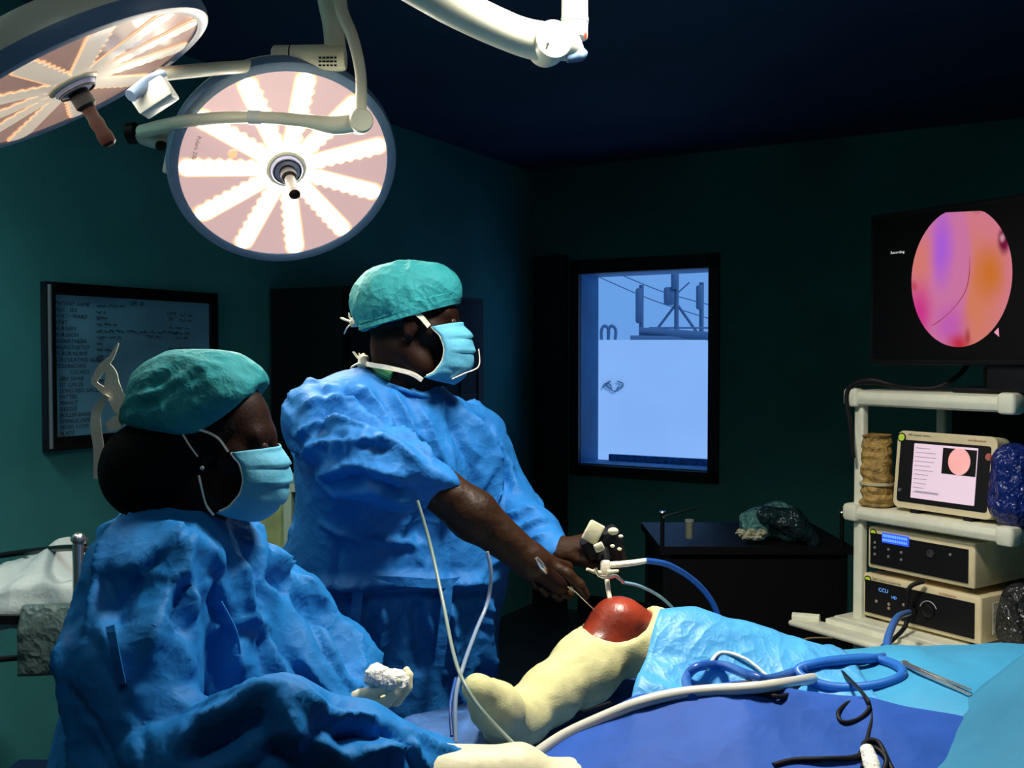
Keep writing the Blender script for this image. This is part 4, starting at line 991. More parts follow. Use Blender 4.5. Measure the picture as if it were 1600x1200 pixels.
def z3(x, y):
    X_ = np.array([-.3, .04, .12, .206, .38, .60, .75, 1.2]); H = np.array([0.0, .045, .10, .145, .172, .135, .11, .10])
    crest = np.interp(x, X_, H); yc = 1.60 + 0 * x
    prof = np.where(y > yc, gs(y - yc, .09), np.clip(1 - (yc - y) / .30, 0, 1) ** .9)
    return TZ + .012 + crest * prof + .014 * FO(x, y, 4, 14, (1, 1), .5) + .01 * N2(x, y, 3, 4)
def z2(x, y):
    zt = np.interp(x, [.22, .30, .36, .46, .58, .66], [.865, .945, .935, .895, .875, .86]) - TZ
    return np.maximum(TZ + .05 + (zt - .03) * gs(y - 1.93, .19) + .085 * FO(x, y, 7, 21, (1.3, .35), .9) + .012 * FO(x, y, 22, 5) - .050, z4(x, y) - .01 + .028 * FO(x, y, 9, 21))
def sh4(X, Y, Z): return X, Y, Z
drape('body_drape', .50, 1.75, 1.50, 2.14, z4, M_d4, step=.012, hang=(0, .3, 0, .5), label='smooth cyan drape covering the patient\'s body right of the crumpled drape')
def sh2(X, Y, Z):      # slanted left edge: the drape runs from the thigh down to the foreground
    k = np.clip((2.02 - Y) / .35, 0, 1); return X - .24 * k * np.clip((.55 - X) / .3, 0, 1), Y, Z
drape('thigh_drape', .345, .64, 1.66, 2.12, z2, M_d2, step=.007, hang=(0.0, 0, 0, .3), shape=sh2, label='crumpled light blue drape bunched around the raised thigh')
drape('plastic_drape', .045, .90, 1.30, 1.70, z3, M_d3, step=.010, hang=(0, 0, .5, 0), shape=lambda X, Y, Z: (X - .05 * np.clip((1.62 - Y) / .3, 0, 1), Y + .0 * X, Z), label='smooth violet blue plastic drape across the near side of the table')
def z5(x, y): return TZ + .09 + .13 * sst(x, .68, .90) + .016 * FO(x, y, 4, 31, (2.5, 1)) + .02 * sst(x, .9, 1.2)
drape('screen_drape', .70, 1.30, 1.26, 1.66, z5, M_d5, step=.012, hang=(.12, 0, .6, .25), shape=lambda X, Y, Z: (X - .35 * (1.66 - np.minimum(Y, 1.66)) * np.clip((1.0 - X) / .3, 0, 1), Y, Z), label='teal drape mounded over a screen in the lower right corner')

# hoses and cords on the drapes: each point is the place on the cloth that the line of sight meets
def cloth_h(x, y):
    x = np.array([x]); y = np.array([y]); h = z4(x, y)[0] if x[0] > .50 else TZ
    if x[0] < .90 and y[0] < 1.70: h = max(h, z3(x, y)[0])
    if x[0] < .64 and y[0] > 1.66: h = max(h, z2(x, y)[0])
    return h
def land(px, py, r):
    for d in np.arange(1.40, 2.35, .01):
        d = float(d); p = P0(px, py, d)
        if p.z < cloth_h(p.x, p.y) + r + .003: return float(d)
    return 1.9
def h3(px, py, d, r=.005): return P(px, py, d)
def hose(name, pts, r, m, label, cat, n=12, lay=False, **k):
    if lay: pts = [(q[0], q[1], min(q[2] if len(q) > 3 else 9, land(q[0], q[1], r))) if len(q) < 4 else q[:3] for q in pts]
    return tag(build(name, MB().tube([P(*q) for q in pts], r, n=n, **k), m), label, cat)
hose('suction_hose', [(832, 1182, 1.60), (880, 1150, 1.63), (940, 1122, 1.65), (1000, 1098, 1.665), (1060, 1084, 1.68), (1120, 1078, 1.69), (1160, 1076, 1.70), (1215, 1070, 1.72), (1270, 1060, 1.75)], .0095, M_cleartube, 'thick cream hose running along the edge of the violet drape to the clamp', 'hose', lay=True)
def P(px, py, d): return P0(px, py, min(d, land(px, py, .006)))
cl_ = thing('tube_clamp', P(1190, 1078, 1.70), 'black scissor clamp fastened on the cream hose', 'clamp')
build('jaw', MB().tube([P(1140, 1072, 1.68), P(1190, 1064, 1.69), P(1245, 1062, 1.70)], [.005, .0035, .003], n=8), M_black, cl_)
build('jaw', MB().tube([P(1142, 1076, 1.68), P(1190, 1084, 1.68), P(1225, 1088, 1.69), P(1250, 1070, 1.70)], [.005, .0035, .004, .003], n=8, sub=4), M_black, cl_)
build('hinge', MB().ell(P(1147, 1073, 1.675), (.008, .006, .008)), M_black, cl_)
P = P0
hose('pump_hose', [(1082, 1092, 1.74), (1072, 1062, 1.80), (1090, 1042, 1.84), (1130, 1040, 1.85), (1170, 1055, 1.84), (1200, 1062, 1.82), (1235, 1052, 1.80), (1262, 1044, 1.82)], .0085, M_bluetube, 'blue hose looped over the crumpled drape left of the clamp', 'hose', lay=True)
hose('pump_hose', [(1258, 1040, 1.85), (1300, 1032, 1.88), (1360, 1028, 1.90), (1402, 1040, 1.88), (1408, 1056, 1.84), (1370, 1070, 1.79), (1310, 1074, 1.77), (1262, 1062, 1.79), (1247, 1046, 1.83), (1280, 1036, 1.86), (1330, 1031, 1.89), (1372, 1028, 1.93), (1384, 1022, 2.0, 0), (1388, 995, 2.2, 0), (1402, 965, 2.45, 0), (1420, 957, 2.68, 0)], .0085, mat('bright blue hose', (.02, .14, .50), .35), 'long blue hose coiled on the cyan drape and rising to the lower console', 'hose', lay=True)
hose('thin_cord', [(1290, 1028, 1.80), (1318, 1052, 1.76), (1350, 1086, 1.68), (1358, 1106, 1.65), (1340, 1124, 1.61), (1316, 1128, 1.60), (1310, 1112, 1.62), (1330, 1096, 1.645), (1354, 1096, 1.65), (1362, 1120, 1.61), (1356, 1150, 1.56), (1352, 1172, 1.54)], .0032, M_black, 'thin black cord looping down from the blue coil to the white connector', 'cord', lay=True)
hose('thin_cord', [(1208, 1196, 1.50), (1240, 1188, 1.51), (1290, 1186, 1.51), (1340, 1182, 1.51), (1352, 1160, 1.54), (1372, 1160, 1.54), (1388, 1190, 1.50), (1400, 1215, 1.46)], .0042, M_black, 'black cord running left along the bottom of the violet drape', 'cord', lay=True)
hose('thin_cord', [(1348, 1200, 1.47), (1352, 1176, 1.52), (1366, 1168, 1.53), (1384, 1184, 1.50), (1380, 1204, 1.47), (1366, 1212, 1.46)], .0036, M_black, 'small black cord loop around the white connector', 'cord', lay=True)
tag(build('cable_connector', MB().tube([P(1354, 1170, land(1354, 1170, .012)), P(1362, 1195, land(1362, 1195, .012)), P(1366, 1215, land(1366, 1215, .012))], [.010, .0125, .011], n=14), M_gauze), 'white cable connector at the lower right of the violet drape', 'connector')
hose('clear_tube', [(652, 782, 1.92), (672, 850, 1.90), (692, 940, 1.82), (706, 1010, 1.72), (720, 1056, 1.62), (745, 1100, 1.585), (785, 1145, 1.57), (818, 1176, 1.55)], .0034, M_greytube, 'long grey-green tube hanging from the near sleeve across the wrapped foot', 'tube')
hose('clear_tube', [(761, 862, 1.90), (767, 895, 1.90), (762, 940, 1.90), (744, 985, 1.84), (724, 1040, 1.72), (712, 1090, 1.67), (712, 1160, 1.63)], .0037, mat('silvery tube', (.22, .30, .42), .3), 'silvery tube hanging from the near glove and crossing behind the grey-green tube', 'tube')
hose('clear_tube', [(706, 1150, 1.665), (704, 1100, 1.72), (712, 1060, 1.78)], .003, M_bluetube, 'short dark blue tube beside the wrapped foot', 'tube')
hose('thin_cord', [(1105, 1046, 1.98), (1125, 1020, 1.97), (1165, 1030, 1.95), (1205, 1060, 1.88), (1235, 1062, 1.84)], .0032, M_tie, 'pale cord crossing the crumpled drape towards the coil', 'cord', lay=True)
hose('thin_cord', [(1236, 1030, 1.96), (1245, 1010, 2.3), (1262, 998, 2.6), (1300, 997, 2.8)], .003, mat('tan cord', (.3, .22, .12), .5), 'thin tan cord rising from the drape toward the cart', 'cord')
hose('under_cable', [(868, 1120, 1.88), (905, 1114, 1.86), (955, 1098, 1.84)], .004, M_black, 'black cable showing between the calf and the crumpled drape', 'cable')
def P(px, py, d): return P0(px, py, min(d, land(px, py, .006)))
fo = thing('forceps', P(1430, 1050, 1.9), 'steel forceps lying on the cyan drape at the right edge', 'forceps')
for q in (0, 7): build('arm', MB().tube([P(1412, 1036, 1.92), P(1450, 1052 + q * .5, 1.86), P(1518, 1078 + q * 1.2, 1.78)], [.005, .004, .002], n=8), M_steel, fo)
build('hinge', MB().ell(P(1414, 1037, 1.915), (.008, .008, .006)), M_steel, fo)
P = P0

# ------------------------------------------------------------------ equipment cart
KA = V(.542, -.84, 0).normalized(); KB = V(.84, .542, 0).normalized(); K0 = V(P(1318, 600, 3.0).x, 2.99, 0)
def K(a, b, z): return K0 + KA * a + KB * b + V(0, 0, z)
KR = Matrix((KA, KB, V(0, 0, 1))).transposed()
def kbox(mb, a0, a1, b0, b1, z0, z1, bev=0): return mb.box(K((a0 + a1) / 2, (b0 + b1) / 2, (z0 + z1) / 2), (a1 - a0, b1 - b0, z1 - z0), KR, bev)
cart = thing('equipment_cart', K(.26, .24, 0), 'cream equipment cart with shelves carrying the endoscopy devices and monitor', 'cart')
CW, CD = .53, .48
for z0, z1 in ((1.355, 1.402), (1.012, 1.054)):
    s_ = build('shelf', kbox(MB(), 0, CW, 0, CD, z0, z1, .02), M_cart, cart)
    for a in (.0, CW - .045): build('corner_block', kbox(MB(), a - .003, a + .048, -.006, .05, z0 - .004, z1 + .006, .012), M_cart, s_)
bs = build('base_shelf', kbox(MB(), -.02, CW + .03, -.02, CD, .690, .715, .006), M_cart, cart)
dr = MB(); kbox(dr, -.10, CW + .12, -.13, -.05, .682, .700, .008); kbox(dr, -.02, CW + .03, -.055, -.015, .686, .712, .004)
build('push_rail', dr, M_cart, cart)
for a in (-.095, CW + .11): build('rail_cap', MB().tube([K(a - .01, -.10, .702), K(a + .06, -.06, .705)], .016, n=12, sub=1), M_cart, cart)
for a, b in ((.035, .035), (.035, CD - .04), (CW - .035, CD - .04)):
    build('post', kbox(MB(), a - .016, a + .016, b - .014, b + .014, .14, 1.36, .006), M_cart, cart)
build('foot_shelf', kbox(MB(), 0, CW, 0, CD, .14, .17, .01), M_black, cart)
build('back_panel', kbox(MB(), .06, CW - .06, CD - .03, CD - .02, .72, 1.35), M_black, cart, smooth=False)
for a in (.05, CW - .05):
    for b in (.05, CD - .05): build('caster', MB().lathe([(.05, -.014), (.055, -.008), (.055, .008), (.05, .014)], K(a, b, .057), KA, 20), M_black, cart)
    
# monitor
mo = thing('monitor', K(.46, .20, 1.402), 'large black monitor on top of the cart showing the round pink scope view', 'monitor')
MB0 = .0
build('housing', kbox(MB(), .085, .84, MB0, MB0 + .045, 1.478, 1.915, .008), M_black, mo)
build('screen', kbox(MB(), .10, .825, MB0 - .002, MB0, 1.495, 1.90), mat('dark screen', (.002, .002, .003), .5, spec=.1), mo, smooth=False)
build('stand', kbox(MB(), .44, .55, MB0 + .02, MB0 + .06, 1.41, 1.60, .005), M_black, mo)
build('base', kbox(MB(), .33, .66, .03, .26, 1.403, 1.418, .006), M_black, mo)
# scope picture: disc with a procedural tissue image, seen in the plane of the screen
me = bpy.data.materials.new('scope picture'); me.use_nodes = True; nt = me.node_tree; nt.nodes.clear()
N = nt.nodes.new; L = nt.links.new
out = N('ShaderNodeOutputMaterial'); em = N('ShaderNodeEmission'); em.inputs['Strength'].default_value = .85; L(em.outputs[0], out.inputs[0])
tc = N('ShaderNodeTexCoord'); sep = N('ShaderNodeVectorMath'); sep.operation = 'MULTIPLY'; sep.inputs[1].default_value = (1, 1, 1); L(tc.outputs['UV'], sep.inputs[0])
cur = None
def rgbn(c): n_ = N('ShaderNodeRGB'); n_.outputs[0].default_value = (*c, 1); return n_.outputs[0]
cur = rgbn(sRGB(222, 128, 150))
def blob(cur, c, rad, col_, fac=1.0, soft=.9, stretch=(1, 1, 1), distort=.05):
    s1 = N('ShaderNodeVectorMath'); s1.operation = 'SUBTRACT'; s1.inputs[1].default_value = (*c, 0)
    nz = N('ShaderNodeTexNoise'); nz.inputs['Scale'].default_value = 5; L(sep.outputs[0], nz.inputs['Vector'])
    mixv = N('ShaderNodeMix'); mixv.data_type = 'VECTOR'; mixv.inputs['Factor'].default_value = distort; L(sep.outputs[0], mixv.inputs[4]); L(nz.outputs['Color'], mixv.inputs[5])
    L(mixv.outputs[1], s1.inputs[0])
    s2 = N('ShaderNodeVectorMath'); s2.operation = 'MULTIPLY'; s2.inputs[1].default_value = stretch; L(s1.outputs[0], s2.inputs[0])
    ln = N('ShaderNodeVectorMath'); ln.operation = 'LENGTH'; L(s2.outputs[0], ln.inputs[0])
    mr = N('ShaderNodeMapRange'); mr.interpolation_type = 'SMOOTHSTEP'; mr.inputs[1].default_value = rad; mr.inputs[2].default_value = rad * (1 - soft); mr.inputs[3].default_value = 0; mr.inputs[4].default_value = fac
    L(ln.outputs['Value'], mr.inputs[0])
    mx = N('ShaderNodeMix'); mx.data_type = 'RGBA'; L(mr.outputs[0], mx.inputs['Factor']); L(cur, mx.inputs['A']); mx.inputs['B'].default_value = (*col_, 1)
    return mx.outputs['Result']
for b_ in (((.62, .35), .42, sRGB(222, 130, 90), .9, .9, (1, .6, 1)), ((.78, .52), .22, sRGB(214, 118, 30), .9, .9, (1, .8, 1)), ((.30, .62), .52, sRGB(214, 122, 170), 1, .25, (1.5, .85, 1)), ((.33, .72), .30, sRGB(176, 96, 226), .95, .95, (1.9, .75, 1)),
           ((.10, .62), .20, sRGB(226, 128, 110), .9, .9, (1, .5, 1)), ((.10, .25), .24, sRGB(214, 40, 140), .9, .9, (1.2, .7, 1)), ((.42, .16), .24, sRGB(200, 90, 190), .8, .9, (1, 1, 1)), ((.50, .04), .13, sRGB(200, 20, 30), .9, .9, (.8, 1, 1)), ((.58, .10), .07, sRGB(160, 40, 40), .8, .9, (1.6, .8, 1)),
           ((.90, .72), .10, sRGB(120, 20, 60), 1, .6, (1.2, .8, 1)), ((.885, .735), .045, sRGB(240, 190, 200), 1, .7, (1, 1, 1)), ((.05, .46), .06, sRGB(190, 50, 60), .8, .8, (1, 1, 1)), ((.66, .97), .08, sRGB(150, 60, 50), .9, .8, (1, 1, 1))):
    cur = blob(cur, *b_)
L(cur, em.inputs['Color'])
def disc_obj(ac, zc, ra, rz, bpos, parent, m, cut=.93):
    n = 64; vs = [K(ac, bpos, zc)]; uv = [(.5, .5)]
    for k in range(n):
        a = 2 * PI * k / n; x, y = math.cos(a), min(math.sin(a), cut - .06 * math.cos(a)); vs.append(K(ac + ra * x, bpos, zc + rz * y)); uv.append((.5 + x / 2, .5 + y / 2))
    o = link('scope_view', vs, [(0, 1 + k, 1 + (k + 1) % n) for k in range(n)], m, parent, smooth=False)
    l = o.data.uv_layers.new(name='UVMap')
    for lp in o.data.loops: l.data[lp.index].uv = uv[lp.vertex_index]
    return o
sv = disc_obj(.375, 1.715, .147, .188, MB0 - .0035, mo, me)
def sp(u, v, e=.0046): return K(.375 - .147 + .294 * u, MB0 - e, 1.715 - .188 + .376 * v)
build('tissue_fold', MB().tube([sp(.60, .64), sp(.595, .50), sp(.55, .38), sp(.42, .26), sp(.28, .18), sp(.22, .16)], [.0008, .0022, .0022, .0016, .0022, .001], n=6, flat=.4), mat('dark tissue line', (.25, .03, .03), .6, emit=(.35, .04, .05), es=.6), sv)
build('notch', MB().prism([(0, 0), (.012, .012), (.014, -.012)], sp(.84, .10), KA, (0, 0, 1), -.001), mat('pink notch', (.8, .3, .4), .6, emit=(.8, .3, .5), es=.5), sv, smooth=False)
text('Recording', .011, mat('screen lettering', (.7, .7, .7), .5, emit=(.8, .8, .8), es=.8), mo, K(.16, MB0 - .004, 1.795), KA, V(0, 0, 1), name='screen_lettering')
# thing behind the monitor base, cable on the top shelf
rl = thing('padded_roll', K(.37, .33, 1.404), 'olive padded roll lying on the top shelf behind the monitor', 'roll')
build('padding', MB().tube([K(.26, .33, 1.445), K(.31, .33, 1.447), K(.48, .33, 1.447), K(.52, .33, 1.445)], [.034, .041, .041, .034], n=20, sub=3), mat('olive cloth', (.16, .17, .05), .8, var=.3, bump='noise', bscale=60), rl)
build('end_cap', MB().lathe([(.034, 0), (.02, .006)], K(.262, .33, 1.445), -KA, 20), M_tie, rl)
tag(build('monitor_cable', MB().tube([K(.045, -.012, 1.20), K(.03, -.012, 1.30), K(.015, -.008, 1.38), K(.03, .0, 1.418), K(.08, .02, 1.43), K(.13, .04, 1.420), K(.20, .04, 1.412), K(.27, .06, 1.415), K(.31, .10, 1.45), K(.33, .13, 1.50)], [.006, .006, .007, .008, .013, .009, .007, .007, .007, .007], n=10), M_black), 'black cable running along the top shelf and down the cart\'s left side', 'cable')
# tablet controller on the middle shelf
tv = thing('camera_console', K(.31, .10, 1.056), 'cream framed touchscreen console on the middle shelf showing a form and scope picture', 'console')
b0 = .03; ta0, ta1, tz0, tz1 = .150, .455, 1.066, 1.288
Rt = KR @ Matrix.Rotation(math.radians(-6), 3, 'X')
def TT(a, z, e=0): # tilted face
    base = K(.3, b0, 1.06); return base + Rt @ V(a - .3, -e, z - 1.06)
def tbox(mb, a0, a1, z0, z1, e0, e1, bev=0):
    return mb.box((TT(a0, z0, e0) + TT(a1, z1, e1)) / 2, (a1 - a0, abs(e1 - e0), z1 - z0), Rt, bev)
def tprism(m, a0, a1, z0, z1, rad, e, h):
    poly = []
    for cx_, cy_, s0 in ((a1 - rad, z1 - rad, 0), (a0 + rad, z1 - rad, 90), (a0 + rad, z0 + rad, 180), (a1 - rad, z0 + rad, 270)):
        for k in range(6): an = math.radians(s0 + k * 18); poly.append((cx_ - .3 + rad * math.cos(an), cy_ - 1.06 + rad * math.sin(an)))
    return m.prism(poly, TT(.3, 1.06, e), Rt @ V(1, 0, 0), Rt @ V(0, 0, 1), h)
build('housing', tprism(MB(), ta0, ta1, tz0, tz1, .02, -.06, .06), M_case, tv)
build('bezel', tprism(MB(), ta0 + .012, ta1 - .016, tz0 + .018, tz1 - .026, .008, .0, .002), M_black, tv)
build('screen', tprism(MB(), ta0 + .058, ta1 - .052, tz0 + .032, tz1 - .034, .002, .002, .0015), mat('lit screen', (.6, .5, .55), .3, emit=sRGB(196, 166, 186), es=.9), tv, smooth=False)
sx0, sx1, sz0, sz1 = ta0 + .060, ta1 - .054, tz0 + .034, tz1 - .036
build('picture_panel', tprism(MB(), sx0 + (sx1 - sx0) * .47, sx1, sz0 + (sz1 - sz0) * .50, sz1 - .004, .001, .0035, .0008), M_black, tv, smooth=False)
pc = MB(); n = 28; cc = (sx0 + (sx1 - sx0) * .74, sz0 + (sz1 - sz0) * .745)
pc.prism([(cc[0] - .3 + .033 * math.cos(2 * PI * k / n), cc[1] - 1.06 + .037 * math.sin(2 * PI * k / n)) for k in range(n)], TT(.3, 1.06, .0044), Rt @ V(1, 0, 0), Rt @ V(0, 0, 1), .0006)
build('scope_picture', pc, mat('small scope picture', (.8, .4, .4), .5, emit=sRGB(214, 140, 136), es=.8, var=.3), tv, smooth=False)
fl = MB()
for r in range(11):
    z = sz1 - .012 - r * .0125; Lr = (.45 if r < 7 else .25) * (sx1 - sx0) * random.uniform(.5, .9)
    tbox(fl, sx0 + .004, sx0 + .004 + Lr, z, z + .0022, .0036, .0042)
tbox(fl, sx0 + .012, sx0 + .085, sz0 + .014, sz0 + .020, .0036, .0042)
build('form_lines', fl, mat('grey form ink', (.30, .26, .32), .5, emit=(.3, .27, .33), es=.6), tv, smooth=False)
M_lime = mat('lime badge', (.45, .60, .05), .4, emit=(.5, .7, .05), es=.25)
M_redl = mat('red lettering', (.45, .10, .03), .5)
def badge(o, parent, nrm, r=.011): build('badge_ring', MB().lathe([(r * 1.35, 0), (r * 1.35, .001), (.001, .001)], o, nrm, 24, capped=False), M_black, parent); build('badge', MB().lathe([(r, .001), (r, .002), (.001, .002)], o, nrm, 24, capped=False), M_lime, parent)
tn = Rt @ V(0, -1, 0)
badge(TT(ta0 + .014, tz1 - .020, .0015), tv, tn, .010)
text('HD Surgical Camera', .0085, M_black, tv, TT(ta0 + .035, tz1 - .013, .001), Rt @ V(1, 0, 0), Rt @ V(0, 0, 1)); text('smith&nephew', .009, M_redl, tv, TT(ta1 - .085, tz1 - .016, .001), Rt @ V(1, 0, 0), Rt @ V(0, 0, 1))
for a, z in ((ta0 + .022, tz0 + .05), ): build('button', MB().lathe([(.006, 0), (.005, .004)], TT(a, z, .002), tn, 16), M_steel, tv)
build('power_button', MB().lathe([(.010, 0), (.010, .002), (.006, .002), (.006, .004)], TT(ta1 - .020, tz1 - .055, .002), tn, 20), mat('red ring', (.5, .14, .10), .4), tv)
for a in (ta0 + .07, ta1 - .07): build('foot', kbox(MB(), a - .015, a + .015, .03, .07, 1.054, 1.068, .004), M_black, tv)
# two consoles
def console(name, a0, a1, z0, z1, b1, label, lcd, cat='console'):
    t = thing(name, K((a0 + a1) / 2, .12, z0), label, cat, 'two cream console boxes on the base shelf')
    build('housing', kbox(MB(), a0, a1, .035, b1, z0 + .006, z1, .007), M_case, t)
    build('front_panel', kbox(MB(), a0 + .012, a1 - .018, .031, .035, z0 + .020, z1 - .018, 0), M_black, t, smooth=False)
    for a in (a0 + .03, a1 - .03): build('foot', kbox(MB(), a - .012, a + .012, .05, .08, z0, z0 + .008), M_black, t)
    badge(K(a0 + .020, .0335, z1 - .018), t, -KB, .009)
    return t
M_lcd = mat('blue display', (.02, .05, .5), .4, emit=(.03, .10, .95), es=.9); M_lcd2 = mat('display glyphs', (.1, .3, .9), .4, emit=(.15, .40, 1), es=1.0)
c1 = console('light_source', .062, .405, .865, .995, .34, 'upper cream console with a bright blue rectangular display', True)
build('display', kbox(MB(), .115, .205, .0295, .031, .955, .984), M_lcd, c1, smooth=False)
gl2 = MB()
for k in range(14): kbox(gl2, .118 + k * .006, .1215 + k * .006, .029, .0295, .972, .980); 
for k in range(14): kbox(gl2, .118 + k * .006, .1215 + k * .006, .029, .0295, .960, .967)
build('display_glyphs', gl2, M_lcd2, c1, smooth=False)
for a, z in ((.09, .95), (.09, .935), (.09, .915), (.137, .937), (.137, .916), (.18, .935), (.18, .914), (.335, .955)):
    build('button', MB().lathe([(.0042, 0), (.0036, .002)], K(a, .031, z), -KB, 12), mat('grey button', (.25, .26, .26), .4), c1)
build('socket', MB().lathe([(.011, 0), (.011, .004), (.007, .004), (.007, .002)], K(.275, .031, .948), -KB, 20), mat('dark socket', (.05, .05, .05), .4), c1)
c2 = console('camera_control_unit', .045, .425, .717, .852, .34, 'lower cream console with small blue characters and a plugged-in blue hose', True)
text('CCU', .016, M_lcd2, c2, K(.105, .0295, .808), KA, V(0, 0, 1), name='display_glyphs'); text('HD', .012, M_lcd2, c2, K(.150, .0295, .795), KA, V(0, 0, 1), name='display_glyphs')
text('560H  Camera Control Unit', .0085, M_black, c2, K(.080, .0335, .838), KA, V(0, 0, 1)); text('smith&nephew', .009, M_redl, c2, K(.30, .0335, .838), KA, V(0, 0, 1))
for a, z in ((.097, .776), (.140, .776), (.140, .764), (.19, .785)): build('button', MB().lathe([(.005, 0), (.004, .002)], K(a, .031, z), -KB, 12), mat('tan button', (.4, .3, .2), .4), c2)
build('dial', MB().lathe([(.020, 0), (.019, .006), (.012, .008)], K(.27, .031, .785), -KB, 28), M_blackm, c2)
build('dial_arc', MB().tube([K(.27 + .027 * math.cos(math.radians(q)), .030, .785 + .027 * math.sin(math.radians(q))) for q in (20, 50, 80, 110, 140, 165)], .0012, n=6), mat('white mark', (.6, .6, .6), .5), c2)
build('hose_socket', MB().lathe([(.013, 0), (.013, .010)], K(.222, .031, .775), -KB, 20), M_blackm, c2)
sd = MB(); kbox(sd, .425, .4262, .09, .16, .745, .83); build('side_sticker', sd, M_gauze, c2, smooth=False)
tag(build('power_cable', MB().tube([K(.262, .02, .868), K(.238, -.01, .850), K(.236, -.02, .80), K(.240, -.03, .745), K(.243, -.10, .71), K(.245, -.145, .69), K(.245, -.15, .55), K(.25, -.14, .35)], .0062, n=10), M_black), 'black cable hanging down across the lower console front', 'cable')
# rolls and bags on the cart
yr = thing('paper_roll', K(.045, .0, 1.056), 'crumpled yellow-brown roll standing on the left end of the middle shelf', 'roll')
m = MB(); n = 26; prof = [(0.026, 0), (.033, .004), (.031, .05), (.032, .10), (.030, .15), (.030, .19), (.026, .205), (.030, .212)]
vs = []
for j, (r, h) in enumerate([(np.interp(q, [p[1] for p in prof], [p[0] for p in prof]), q) for q in np.linspace(0, .212, 40)]):
    for k in range(n):
        a = 2 * PI * k / n; w_ = 1 + .22 * (mnoise.noise(V(math.cos(a) * 1.2, math.sin(a) * 1.2, h * 55)))
        r = r * 1.45 if k == 0 else r; vs.append(K(.080 - .10 * (h - .1) * .25 + r * w_ * math.cos(a), .052 + r * w_ * math.sin(a), 1.056 + h + (.008 * mnoise.noise(V(a, 1, 0)) if j > 36 else 0)))
fs = [(j * n + k, j * n + (k + 1) % n, (j + 1) * n + (k + 1) % n, (j + 1) * n + k) for j in range(39) for k in range(n)] + [tuple(range(n - 1, -1, -1)), tuple(39 * n + k for k in range(n))]
build('wrapping', MB().add(vs, fs), mat('yellow brown wrap', (.42, .26, .07), .6, var=.5, bump='crumple', bscale=60, bstr=.4, vscale=40), yr)
build('tape_band', MB().lathe([(.049, 0), (.0505, .001), (.0505, .008), (.049, .009)], K(.080, .052, 1.12), (0, 0, 1), 24), mat('pale tape', (.6, .5, .3), .5), yr)
def bag(name, pts, rs, m, label, cat, lo, hi, amp=.012, freq=10, h=.006):
    S = SDF(lo, hi, h); S.chain(pts, rs, k=.05); o = sdf_obj(name, S, m, None, amp=amp, freq=freq, stretch=(1, 1, 1), seed=17, fine=.003); tag(o, label, cat); return o
bc = K(.50, .06, 1.056)
bag('blue_bag', [bc + V(0, 0, .06), bc + V(0, 0, .16)], [.062, .055], mat('shiny blue plastic bag', (.006, .02, .16), .22, bump='crumple', bscale=30, bstr=.6), 'dark blue crinkled plastic bag bulging at the right end of the middle shelf', 'bag', bc - V(.12, .12, .03), bc + V(.14, .12, .28))
bc = K(.50, .10, .716)
bag('black_bag', [bc + V(0, -.0, .055), bc + V(.0, .0, .13)], [.058, .05], mat('black plastic bag', (.02, .022, .022), .25, bump='crumple', bscale=22, bstr=.8), 'black crinkled plastic bag on the base shelf right of the lower console', 'bag', bc - V(.14, .14, .03), bc + V(.16, .14, .25))

# ------------------------------------------------------------------ background furniture
# dark cupboard with glazed upper doors behind the surgeon, cream steel cupboard in front
va, vb = lw_v(560), lw_v(418)
dc = thing('dark_cupboard', W(.2, (va + vb) / 2, 0), 'tall black cupboard with gridded glass doors behind the standing person', 'cupboard')
ct_ = lz(418, 452)
build('carcass', MB().box(*room_box(.02, .40, va - .45, vb, 0, ct_)), mat('black laminate', (.006, .007, .010), .5), dc, smooth=False)
for k, (a, b) in enumerate(((vb - .03, (va - .45 + vb) / 2 + .01), ((va - .45 + vb) / 2 - .01, va - .42))):
    dd = build('door', MB().box(*room_box(.40, .415, b, a, .9, ct_ - .03)), mat('black door', (.008, .009, .012), .3), dc, smooth=False)
gr = MB()
for q in range(5): gr.box(*room_box(.416, .420, va - .38, va + .22, .98 + q * .115, .984 + q * .115))
for q in range(5): gr.box(*room_box(.416, .420, va - .38 + q * .15, va - .376 + q * .15, .98, 1.45))
build('grid', gr, mat('grey mesh wire', (.08, .10, .10), .4, metal=.5), dc, smooth=False)
build('shelf_edge', MB().tube([W(.43, vb - .12, lz(430, 508)), W(.43, vb - .3, lz(430, 508) - .01)], .006, sub=1), M_steel, dc)
# cream steel cupboard
q0 = P(372, 756, 3.05); q1 = P(478, 752, 3.3)
cc_ = thing('steel_cupboard', (q0.x + .15, q0.y + .1, 0), 'low green-cream steel cupboard with a dark door gap between the two people', 'cupboard')
ztop = P(420, 757, 3.15).z; M_sc = mat('green cream enamel', (.60, .72, .30), .5, var=.3, vscale=8); M_sc2 = mat('pale green enamel', (.60, .78, .58), .5, var=.1)
ca = P(350, 760, 3.15); cb_ = P(452, 760, 3.15); cc2 = P(461, 760, 3.15); cd = P(500, 760, 3.15)
build('left_door', MB().box(((ca.x + cb_.x) / 2, 3.17, (ztop - .03) / 2 + .03), (cb_.x - ca.x - .02, .03, ztop - .08)), M_sc, cc_, smooth=False)
build('top_panel', MB().box(((ca.x + cd.x) / 2, 3.30, ztop - .012), (cd.x - ca.x, .32, .024)), M_sc2, cc_, smooth=False)
build('door_stile', MB().box((cb_.x - .005, 3.16, ztop / 2), (.024, .05, ztop - .05)), M_sc2, cc_, smooth=False)
build('right_door', MB().box(((cc2.x + cd.x) / 2 + .01, 3.17, ztop / 2), (cd.x - cc2.x - .0, .03, ztop - .05)), M_sc2, cc_, smooth=False)
